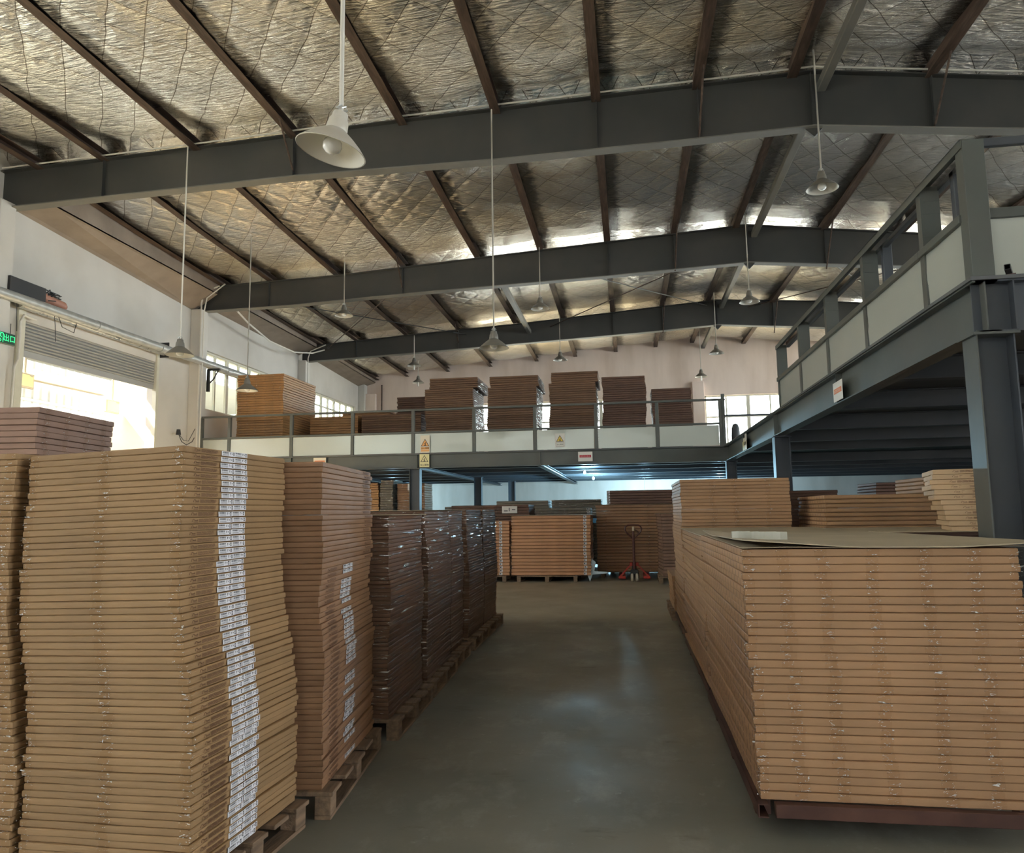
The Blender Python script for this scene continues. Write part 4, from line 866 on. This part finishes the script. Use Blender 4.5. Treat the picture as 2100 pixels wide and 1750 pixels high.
# twisted stack of printed cartons behind the big column
def pr_side(o, k, rr): p = mk('printed_marking', PRT, o, (-.24, -.362, .008), (0, 0, -PI / 2)); p.scale = (1, 1.1, 1.1)
o_ = stack(12, .0445, .78, .72, lambda z: (interp([(1.39, 2.78), (1.6, 2.75), (1.7, 2.70), (1.92, 2.73)], z), interp([(1.39, 6.75), (1.92, 6.95)], z)), 0.0, 1, M['kraft_pale'], lambda n: 'pale kraft carton with printed end, %s from the top of the pile behind the column' % ordinal(n), 'pale printed cartons behind the column', (), pr_side, z0=1.392, seed=6, jit=.015, name='printed_carton')
for k, o in enumerate(o_): o.rotation_euler.z = math.radians(-15 + 2.0 * math.sin(k * 1.9))
for o in o_:
    for ch in o.children:
        if ch.name.startswith('printed_marking'): ch.rotation_euler = (0, 0, -PI/2)

# ---------------- pallet loads: cartons grouped together, one thing each
def wobf(seed, amp):
    r = random.Random(seed); a, b_, p, q = r.uniform(.5, 1) * amp, r.uniform(.3, .6) * amp, r.uniform(0, 6), r.uniform(0, 6)
    return lambda z: a * math.sin(z * 4.1 + p) + b_ * math.sin(z * 9 + q)
def load(label, x0, y0, w, d, z0, z1, h, m, ang=0.0, film=False, wob=.02, seed=1, corner_label=None, tapes=(), pallet=True, group=None, jit=.004, sheet=False, cat='pallet load', wfun=None, name='carton_load', plate_side=-1, top=None):
    n = max(1, round((z1 - z0) / h)); h = (z1 - z0) / n
    t = thing(name, label, cat, (x0, y0, z0), ang, group); rr = random.Random(seed); f = wfun or wobf(seed, wob); g = wobf(seed + 50, wob * .6)
    mes = [carton_mesh(w, d, h * (.965 if h < .035 else .95), m, seed * 7 + k, .0022, 10) for k in range(3)]; tm = tape_mesh(.055, h * .95)
    offs = []
    for k in range(n):
        z = k * h; ox = f(z + z0) + rr.uniform(-jit, jit); oy = g(z) + rr.uniform(-jit, jit)
        if top and k >= n - top[0]: ox += top[1]
        offs.append((z, ox, oy)); o = mk('carton', mes[rr.randrange(3)], t, (w / 2 + ox, d / 2 + oy, z))
        if corner_label is not None:
            lo = corner_label if isinstance(corner_label, tuple) else (corner_label,)
            for c in lo: mk('corner_label', CL, o, (c * w / 2, -d / 2 - .005, h * .12)).scale = (1, 1, h / .075)
        for tx in tapes: mk('tape', tm, o, (tx * w + rr.uniform(-.02, .02), -d / 2, 0))
    if film:
        b = MB(); rings = []; N = 12
        for z, ox, oy in offs:
            for zz in (z + .003, z + h * .5, z + h - .003):
                e = .006 + rr.uniform(0, .004) + (.002 if zz != z + h * .5 else 0); ring = []
                for (ax, ay), (bx, by) in zip(((-e, -e), (w + e, -e), (w + e, d + e), (-e, d + e)), ((w + e, -e), (w + e, d + e), (-e, d + e), (-e, -e))):
                    for i in range(N): u = i / N; ring.append((ax + (bx - ax) * u + ox + rr.uniform(-.002, .002), ay + (by - ay) * u + oy + rr.uniform(-.002, .002), zz))
                rings.append(ring)
        if film == 'side': rings = [r_[N + 1:2 * N] for r_ in rings]
        b.loft(rings, caps=False, closed=film != 'side'); b.obj('stretch_film', M['film'], t, smooth=True)
    if sheet: MB().bbox((-.03 + offs[-1][1], -.03, z1 - z0), (w + .03 + offs[-1][1], d + .03, z1 - z0 + .006), .002).obj('top_sheet', M['sheet'], t)
    return t
b = MB(); b.box((-.035, 0, 0), (.035, .001, .055)); b.box((-.025, -.001, .012), (.0, 0, .045), 1); b.box((.008, -.001, .01), (.026, 0, .02), 1); b.box((.008, -.001, .03), (.02, 0, .045), 1)
CL = b.mesh('corner_label', [M['label'], M['ink']])

def pallet(label, x0, y0, w, d, ang=0.0, h=.14, blocks=3, m='wood', base=0):
    t = thing('wooden_pallet', label, 'pallet', (x0, y0, base), ang, 'wooden pallets under the stacks'); r = random.Random(int(x0 * 100 + y0 * 10)); nb = 5
    bw = d / nb * .72
    for k in range(nb):
        yy = (d - bw) * k / (nb - 1); MB().bbox((-.01 * r.random(), yy, h - .022), (w + .02 * r.random(), yy + bw, h), .003).obj('deck_board', M[m], t)
    for i in range(blocks):
        xx = (w - .09) * i / (blocks - 1)
        for k in range(3): yy = (d - .1) * k / 2; MB().bbox((xx, yy, .02), (xx + .09, yy + .1, h - .022), .004).obj('block', M[m], t)
        MB().bbox((xx, 0, 0), (xx + .09, d, .02), .003).obj('bottom_board', M[m], t)
    return t
A15 = -math.radians(15)
def off(x, y, a, u, v): return x + u * math.cos(a) - v * math.sin(a), y + u * math.sin(a) + v * math.cos(a)
A3 = -math.radians(3)
pallet('worn pallet under the front left stack, edge splintered', -2.60, 2.95, .86, .92, A3)
pallet('worn pallet under the stack at the left picture edge', -3.47, 3.0, .84, .88, A3)
A6 = math.radians(6.2)
px0 = off(-1.66, 3.93, A6, -.6, -.01); pallet('worn pallet under the second left stack, with a long raised board', px0[0], px0[1], .66, 1.2, A6, .14, 2)
# wrapped stacks further along the left aisle
S3 = [(.14, -.0), (.6, .0), (.9, .012), (1.1, -.010), (1.3, -.02), (1.6, -.03)]
def wf(tab): return lambda z: interp(tab, z)
load('shiny film wrapped carton stack, third along the left aisle', -2.64, 5.28, .90, 1.05, .14, 1.59, .0297, M['kraft_wrapped'], math.radians(2.5), True, seed=11, wfun=wf([(.14, .0), (.5, -.012), (.8, .0), (1.0, .012), (1.2, -.01), (1.6, -.01)]), sheet=True)
load('shiny film wrapped carton stack, fourth along the left aisle', -2.70, 6.50, .90, 1.06, .14, 1.62, .0296, M['kraft_wrapped'], math.radians(2.5), True, seed=12, wfun=wf([(.14, .01), (.5, .0), (.8, .012), (1.2, .02), (1.4, -.012), (1.62, -.02)]))
load('film wrapped carton stack, fifth along the left aisle, standing close to the fourth', -2.77, 7.62, .90, .80, .14, 1.63, .0296, M['kraft_wrapped'], math.radians(2), True, seed=13, wob=.012, sheet=True)
load('glittering film wrapped stack, sixth along the left aisle', -2.80, 8.72, .90, 1.0, .14, 1.64, .03, M['kraft_wrapped'], math.radians(1), True, seed=14, wfun=wf([(.14, .0), (.6, .02), (.9, .02), (1.2, -.01), (1.64, -.02)]))
load('glittering film wrapped stack, last along the left aisle', -2.82, 9.80, .90, 1.0, .14, 1.645, .03, M['kraft_wrapped'], math.radians(.5), True, seed=15, wob=.012)
for i, (x, y, d, a) in enumerate(((-2.66, 5.25, 1.15, 2.5), (-2.72, 6.47, 1.1, 2.5), (-2.79, 7.6, .88, 2), (-2.82, 8.70, 1.03, 1), (-2.84, 9.75, 1.15, .5))):
    pallet('dark pallet under the %s wrapped stack of the left aisle' % ordinal(i + 1), x, y, 1.0, d, math.radians(a))
# reddish taped cartons behind the left edge stack
load('tall taped reddish carton stack behind the left edge, in front of the shutter', -5.05, 4.62, .9, .92, .0, 2.40, .0428, M['kraft_red'], math.radians(6), False, seed=16, tapes=(), wfun=lambda z: .02 * math.sin(z * 8), name='carton_stack', jit=.012)
def _t():   # tape along the aisle face of that stack
    st = [o for o in C.objects if o.name.startswith('carton_stack') and not o.parent][0]; tm = tape_mesh(.06, .041)
    for c in list(st.children):
        if c.location.z > 1.7:
            for u in (-.4, -.15, .12, .36): mk('tape', tm, c, (.45, u * .92, 0), (0, 0, PI / 2))
_t()
# behind: more kraft stacks on the left (tops only in sight)
# right side: upper pile and the ones behind
load('dark kraft carton pile standing beyond the flat sheets, right of the aisle', .63, 9.25, 1.27, 1.75, .165, 1.97, .0402, M['kraft_sect'], 0, False, seed=21, jit=.01, tapes=(.0, .3, -.2), wfun=lambda z: .008 * math.sin(z * 9), name='carton_stack')
load('low kraft carton pile on a pallet, farthest along the right side of the aisle', .60, 11.35, 1.2, 1.3, .14, .64, .04, M['kraft'], 0, False, seed=22, name='carton_stack')
load('broad brown cartons lying under the pale printed pile', 2.06, 7.05, 1.55, 1.35, .165, 1.385, .0407, M['kraft_dark'], 0, False, seed=23, jit=.003, name='carton_stack', sheet=True)
load('broad dark brown cartons with tan ends, behind the flat sheets', 2.10, 8.55, 1.55, 1.3, .165, 1.745, .0486, M['kraft_sect'], 0, False, seed=24, wob=.012, jit=.01, name='carton_stack')
load('pale kraft cartons on the dark pile behind, left of the printed cartons', 3.66, 10.0, 1.2, 1.0, .165, 1.975, .05, M['kraft'], 0, False, seed=25, wob=.005, name='carton_stack')
load('brown carton pile behind the first right platform column', 1.98, 11.2, .95, 1.0, .165, 1.86, .045, M['kraft_dark'], 0, False, seed=26, name='carton_stack')
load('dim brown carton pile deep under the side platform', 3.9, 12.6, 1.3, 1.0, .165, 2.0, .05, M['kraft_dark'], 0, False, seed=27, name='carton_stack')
load('kraft cartons at the right picture edge behind the column', 3.75, 6.9, 1.1, .9, .165, 2.18, .06, M['kraft_pale'], 0, False, seed=28, jit=.02, name='carton_stack')
# steel racks under the right stacks
def rack(label, x0, y0, w, d, h=.16):
    t = thing('steel_rack', label, 'rack', (x0, y0, 0), 0, 'rust red steel racks on the right')
    MB().bbox((0, .0, h - .065), (.006, d, h), .002).box((0, 0, h - .065), (.05, d, h - .059)).box((0, 0, h - .006), (.05, d, h)).obj('side_rail', M['rackred'], t)
    MB().bbox((w - .006, 0, h - .065), (w, d, h), .002).box((w - .05, 0, h - .065), (w, d, h - .059)).obj('side_rail', M['rackred'], t)
    MB().bbox((.085, 0, h - .065), (w - .05, .05, h), .003).obj('end_rail', M['rackred'], t); MB().bbox((.05, d - .05, h - .065), (w - .05, d, h), .003).obj('end_rail', M['rackred'], t)
    for k in range(1, 4): MB().bbox((.01, d * k / 4 - .03, h - .05), (w - .01, d * k / 4 + .03, h - .004), .003).obj('cross_bar', M['rackred'], t)
    for x in (.03, w - .11):
        for y in (.30, d / 2, d - .3): MB().bbox((x, y, 0), (x + .08, y + .08, h - .06), .004).obj('leg', M['rackred'], t)
    return t
rack('rust red steel rack under the front right stack', .585, 3.98, 1.42, 2.36); rack('rust red steel rack under the second right stack', .60, 6.40, 1.36, 2.56)
rack('rust red steel rack under the dark pile right of the aisle', .615, 9.2, 1.33, 1.85)
for (x, y, w, d, nm) in ((2.03, 7.0, 1.6, 1.42, 'broad brown'), (2.06, 8.5, 1.65, 1.4, 'dark brown'), (3.63, 9.98, 1.3, 1.05, 'pale kraft'), (1.95, 11.15, 1.0, 1.1, 'rear brown'), (3.88, 12.55, 1.35, 1.1, 'dim brown'), (3.73, 6.85, 1.15, 1.0, 'edge')):
    rack('rust red steel rack under the %s pile on the right' % nm, x, y, w, d)
pallet('pallet under the low kraft pile beside the aisle', .58, 11.3, 1.26, 1.4)
# loose card sheets and the strip on the right stacks
def sheet(label, pts, z, lift, t=.006, nx=14, ny=8, m='sheet'):
    """curled sheet over a quadrilateral: pts near-left, near-right, far-right, far-left"""
    b = MB(); top = []
    A, B_, C_, D = [Vector((p[0], p[1])) for p in pts]
    for j in range(ny + 1):
        v = j / ny
        for i in range(nx + 1):
            u = i / nx; p = (A * (1-u) + B_ * u) * (1-v) + (D * (1-u) + C_ * u) * v; top.append((p.x, p.y, z + lift(u, v)))
    n = len(top); fs = []
    for j in range(ny):
        for i in range(nx): a = j * (nx+1) + i; fs += [(a, a+1, a+nx+2, a+nx+1), (a+n, a+n+nx+1, a+n+nx+2, a+n+1)]
    for i in range(nx): fs += [(i, i+n, i+n+1, i+1), (ny*(nx+1)+i, ny*(nx+1)+i+1, ny*(nx+1)+i+1+n, ny*(nx+1)+i+n)]
    for j in range(ny): a = j*(nx+1); fs += [(a, a+nx+1, a+nx+1+n, a+n), (a+nx, a+nx+n, a+2*nx+1+n, a+2*nx+1)]
    b.add(top + [(x, y, zz - t) for x, y, zz in top], fs); return tag(b.obj('card_sheet', M[m], smooth=False), label, 'cardboard sheet')
sheet('curled kraft sheet lying loose on the front right stack', [(.575, 4.02), (2.02, 4.0), (2.0, 6.3), (.60, 6.36)], 1.405, lambda u, v: .040 * max(0, 1 - u * 2.6) * (1 - v) + .022 * max(0, (u - .72) * 3.6) * (1 - v) + .03 * max(0, v - .7) * 3.3 * max(0, 1 - u * 5))
sheet('second kraft sheet under the curled one, edge creased', [(.570, 4.015), (1.92, 4.04), (1.92, 6.3), (.585, 6.3)], 1.4025, lambda u, v: 0.0 + .004 * math.sin(u * 9) ** 2 * (1 - v), .003)
sheet('flat kraft sheet on the second right stack', [(.585, 6.44), (2.06, 6.42), (2.06, 9.12), (.60, 9.15)], 1.388, lambda u, v: .01 * math.sin(u * 4) ** 2 * (1 - v))
sheet('large kraft sheet reaching right to the printed cartons', [(2.08, 6.72), (3.1, 6.72), (3.1, 7.0), (2.08, 7.0)], 1.396, lambda u, v: 0)
st = thing('plastic_strip', 'folded pale plastic strip lying on the front right stack', 'strip', (.59, 4.50, 1.425))
for k, (yy, L) in enumerate(((0, .30), (.035, .25), (.06, .16), (.10, .12), (.13, .08))):
    b = MB(); pts = [(0 + .004*k, yy)] + [(L * i / 8, yy + .03 * math.sin(i * .6 + k)) for i in range(1, 9)]
    b.loft([[(x, y, 0), (x, y + .003, 0), (x, y + .003, .045), (x, y, .045)] for x, y in pts]); b.obj('fold', M['strip'], st)

# ------------------------------------------------------------------ loads under and in front of the far platform
load('wide orange brown carton load with corner labels, in the middle beyond the aisle', -2.72, 17.3, 1.84, 1.3, .15, 1.52, .0765, M['kraft_orange'], 0, False, seed=31, wob=.006, corner_label=.86, tapes=(-.49,), jit=.008, sheet=True)
load('orange brown carton load with corner labels, just left of the wide one', -4.6, 17.3, 1.83, 1.3, .15, 1.40, .0735, M['kraft_orange'], 0, False, seed=32, wob=.006, corner_label=.78, jit=.008)
pallet('pallet under the wide labelled load', -2.6, 17.28, 1.4, 1.3); pallet('pallet under the left labelled load', -4.6, 17.28, 1.75, 1.3)
load('big brown carton load behind the pallet jack', -.78, 18.3, 2.07, 1.3, .16, 1.75, .072, M['kraft_brown'], 0, False, seed=33, wob=.006, tapes=(-.4, .1, .35), jit=.01, sheet=True)
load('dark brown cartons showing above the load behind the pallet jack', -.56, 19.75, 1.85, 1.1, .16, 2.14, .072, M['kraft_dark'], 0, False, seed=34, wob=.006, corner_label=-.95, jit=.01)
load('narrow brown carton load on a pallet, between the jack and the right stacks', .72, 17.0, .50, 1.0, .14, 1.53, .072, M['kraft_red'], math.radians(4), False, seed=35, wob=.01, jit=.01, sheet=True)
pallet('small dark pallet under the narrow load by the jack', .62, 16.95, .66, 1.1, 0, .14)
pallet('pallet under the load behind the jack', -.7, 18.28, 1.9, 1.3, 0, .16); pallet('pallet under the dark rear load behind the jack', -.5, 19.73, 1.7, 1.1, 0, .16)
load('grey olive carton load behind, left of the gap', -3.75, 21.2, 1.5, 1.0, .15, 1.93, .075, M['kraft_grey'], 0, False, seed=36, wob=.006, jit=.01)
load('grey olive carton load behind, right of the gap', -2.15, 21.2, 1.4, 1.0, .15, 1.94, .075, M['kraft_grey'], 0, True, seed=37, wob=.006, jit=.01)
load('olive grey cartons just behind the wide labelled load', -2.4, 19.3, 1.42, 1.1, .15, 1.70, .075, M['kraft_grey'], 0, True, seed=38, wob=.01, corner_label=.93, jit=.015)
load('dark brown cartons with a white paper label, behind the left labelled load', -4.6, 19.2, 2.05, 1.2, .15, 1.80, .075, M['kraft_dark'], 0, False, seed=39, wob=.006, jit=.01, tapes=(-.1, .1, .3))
for i, (x, y, w) in enumerate(((-3.75, 21.2, 1.5), (-2.15, 21.2, 1.4), (-2.4, 19.3, 1.4), (-4.6, 19.2, 2.0))): pallet('dark pallet under the %s grey or brown load behind' % ordinal(i + 1), x, y, w, 1.0, 0, .15)
load('bright orange carton column seen past the second stack, under the platform', -8.75, 24.2, .42, 1.0, .15, 2.66, .08, M['kraft_gold'], 0, False, seed=41, wob=.02, jit=.02)
load('dark film wrapped load beside the orange column', -8.22, 24.1, .44, 1.0, .15, 2.74, .08, M['kraft_grey'], 0, True, seed=42, wob=.02, jit=.02)
load('brown carton load with a white notice, left of the sign column', -7.70, 24.3, .95, 1.0, .15, 2.62, .08, M['kraft_brown'], 0, True, seed=43, wob=.006)
load('low dark cartons behind the wrapped aisle stacks', -6.2, 24.9, 2.6, 1.0, .15, 1.82, .08, M['kraft_grey'], 0, False, seed=44, wob=.006)
for i, (x, w) in enumerate(((-8.8, .45), (-8.32, .55), (-7.75, 1.0), (-6.2, 2.5))): pallet('pallet %s from the left under the far loads' % ordinal(i + 1), x, 24.1, w, 1.0, 0, .15)
n = thing('paper_notice', 'white paper notice on the brown load left of the sign column', 'sign', (-7.12, 24.24, 2.38)); MB().bbox((-.2, -.004, 0), (.22, 0, .22), .001).obj('paper', M['signwhite'], n); MB().box((-.15, -.006, .05), (-.05, -.004, .07)).box((-.02, -.006, .09), (0, -.004, .18)).box((-.02, -.006, .09), (.05, -.004, .11)).box((.08, -.006, .1), (.16, -.004, .12)).obj('lettering', M['ink'], n)
n = thing('paper_notice', 'white paper notice on the dark cartons left of the wide load', 'sign', (-3.05, 19.17, 1.58)); MB().bbox((-.2, -.004, 0), (.2, 0, .18), .001).obj('paper', M['signwhite'], n); MB().box((-.15, -.006, .05), (-.05, -.004, .07)).box((-.02, -.006, .05), (0, -.004, .14)).box((.06, -.006, .08), (.15, -.004, .10)).obj('lettering', M['ink'], n)
# foam offcut on the floor between the loads
b = MB(); b.prism([(-.33, .12), (-.05, .13), (.0, -.02), (.06, .14), (.4, .17), (.4, .2), (.10, .22), (.14, .42), (.05, .5), (.03, .36), (-.04, .42), (-.05, .22), (-.33, .17)], 0, .05, 'y')
tag(b.obj('foam_offcut', M['foam'], loc=(-.92, 17.35, .02)), 'pale blue star shaped foam offcut on the floor beside the wide load', 'packing foam')
o = MB().bbox((-.92, 19.26, 1.30), (-.75, 19.28, 1.42), .003).obj('blue_label', M['blue']); tag(o, 'small blue label in the gap between the two far loads', 'label')

# ------------------------------------------------------------------ pallet jack
j = thing('pallet_jack', 'red hand pallet jack with a dark upright loop handle', 'pallet jack', (.09, 17.45, 0))
b = MB(); hp = [(-.02, 0), (-.16, .14), (-.19, .21), (-.17, .27), (-.12, .30), (0, .305), (.12, .30), (.17, .27), (.19, .21), (.16, .14), (.02, 0)]
b.tube([(x, 0, .97 + z) for x, z in hp], .017, 8); smooth_by(b.obj('loop_handle', M['maroon'], j))
MB().tube([(0, 0, 1.24), (0, 0, .97), (0, 0, .28)], [.025, .028, .032], 10).obj('drawbar', M['maroon'], j)
MB().bbox((-.025, -.03, 1.14), (.025, .02, 1.24), .004).obj('control_box', M['cream'], j); MB().tube([(.02, 0, 1.17), (.09, 0, 1.14), (.12, 0, 1.08)], .009, 6).obj('release_lever', M['black'], j)
for s_ in (-1, 1): T = Matrix.Translation((s_ * .055, 0, .09)) @ Matrix.Rotation(PI / 2, 4, 'Y'); bb = MB(); bb.lathe([(0, -.03), (.06, -.03), (.088, -.022), (.09, 0), (.088, .022), (.06, .03), (0, .03)], 24, 0, T); smooth_by(bb.obj('steering_wheel', M['cream'], j), 40)
MB().bbox((-.09, .02, .16), (.09, .2, .26), .01).tube([(0, .1, .2), (0, .1, .42)], .05, 12).obj('hydraulic_pump', M['black'], j)
b = MB()
for s_ in (-1, 1): b.loft([[(s_ * .05, .08, .38), (s_ * .09, .08, .38), (s_ * .09, .14, .38), (s_ * .05, .14, .38)], [(s_ * .31, .08, .09), (s_ * .36, .08, .09), (s_ * .36, .14, .09), (s_ * .31, .14, .09)]])
b.bbox((-.1, .07, .34), (.1, .15, .42), .008); b.obj('frame', M['red'], j)
for s_ in (-1, 1): MB().bbox((s_ * .28 - .08, .06, .055), (s_ * .28 + .08, 1.2, .11), .006).obj('fork', M['red'], j)

# ------------------------------------------------------------------ loads on the far platform
ZP = ZT + .03
load('tall golden taped carton load on the platform beside the left windows', -13.0, 23.2, 1.66, 2.6, ZP, 6.36, .082, M['kraft_gold'], 0, False, seed=51, wob=.02, tapes=(-.42, -.28, -.1, .12, .28, .42), jit=.01)
load('low kraft load right of the golden one, behind the railing', -10.9, 24.4, 1.75, 1.4, ZP, 5.0, .085, M['kraft_gold'], 0, False, seed=52, wob=.004, jit=.003)
load('pale low load behind the low kraft one', -10.6, 26.6, 1.9, 1.6, ZP, 5.45, .085, M['kraft'], 0, False, seed=53, wob=.01)
load('second low kraft load behind the railing, next along', -8.95, 24.2, 2.1, 1.4, ZP, 4.98, .075, M['kraft_mezz'], 0, False, seed=54, wob=.004, jit=.003)
load('pale low load farther back, left of the dark one', -8.55, 27.4, 1.2, 1.4, ZP, 5.5, .08, M['kraft'], 0, False, seed=55, wob=.006)
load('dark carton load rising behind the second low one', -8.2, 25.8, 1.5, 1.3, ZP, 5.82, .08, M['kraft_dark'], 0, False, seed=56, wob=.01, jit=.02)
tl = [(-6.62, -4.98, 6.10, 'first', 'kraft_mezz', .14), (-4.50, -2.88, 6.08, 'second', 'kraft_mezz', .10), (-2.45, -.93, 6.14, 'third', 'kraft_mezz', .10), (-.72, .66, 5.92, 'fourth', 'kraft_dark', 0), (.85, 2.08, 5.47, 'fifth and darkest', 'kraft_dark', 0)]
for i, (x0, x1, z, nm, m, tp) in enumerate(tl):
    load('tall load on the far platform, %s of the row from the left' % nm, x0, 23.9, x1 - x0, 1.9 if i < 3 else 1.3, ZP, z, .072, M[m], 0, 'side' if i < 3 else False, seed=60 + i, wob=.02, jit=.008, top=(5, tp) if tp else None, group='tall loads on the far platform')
for i, (x0, z) in enumerate(((-4.95, 4.4), (-.88, 4.5), (-2.8, 4.6))):
    load('small low carton load glimpsed between the tall loads, %s from the left' % ordinal((1, 3, 2)[i]), x0, 26.4, .6, .8, ZP, z, .1, M['kraft_dark'], 0, False, seed=70 + i, wob=.01)
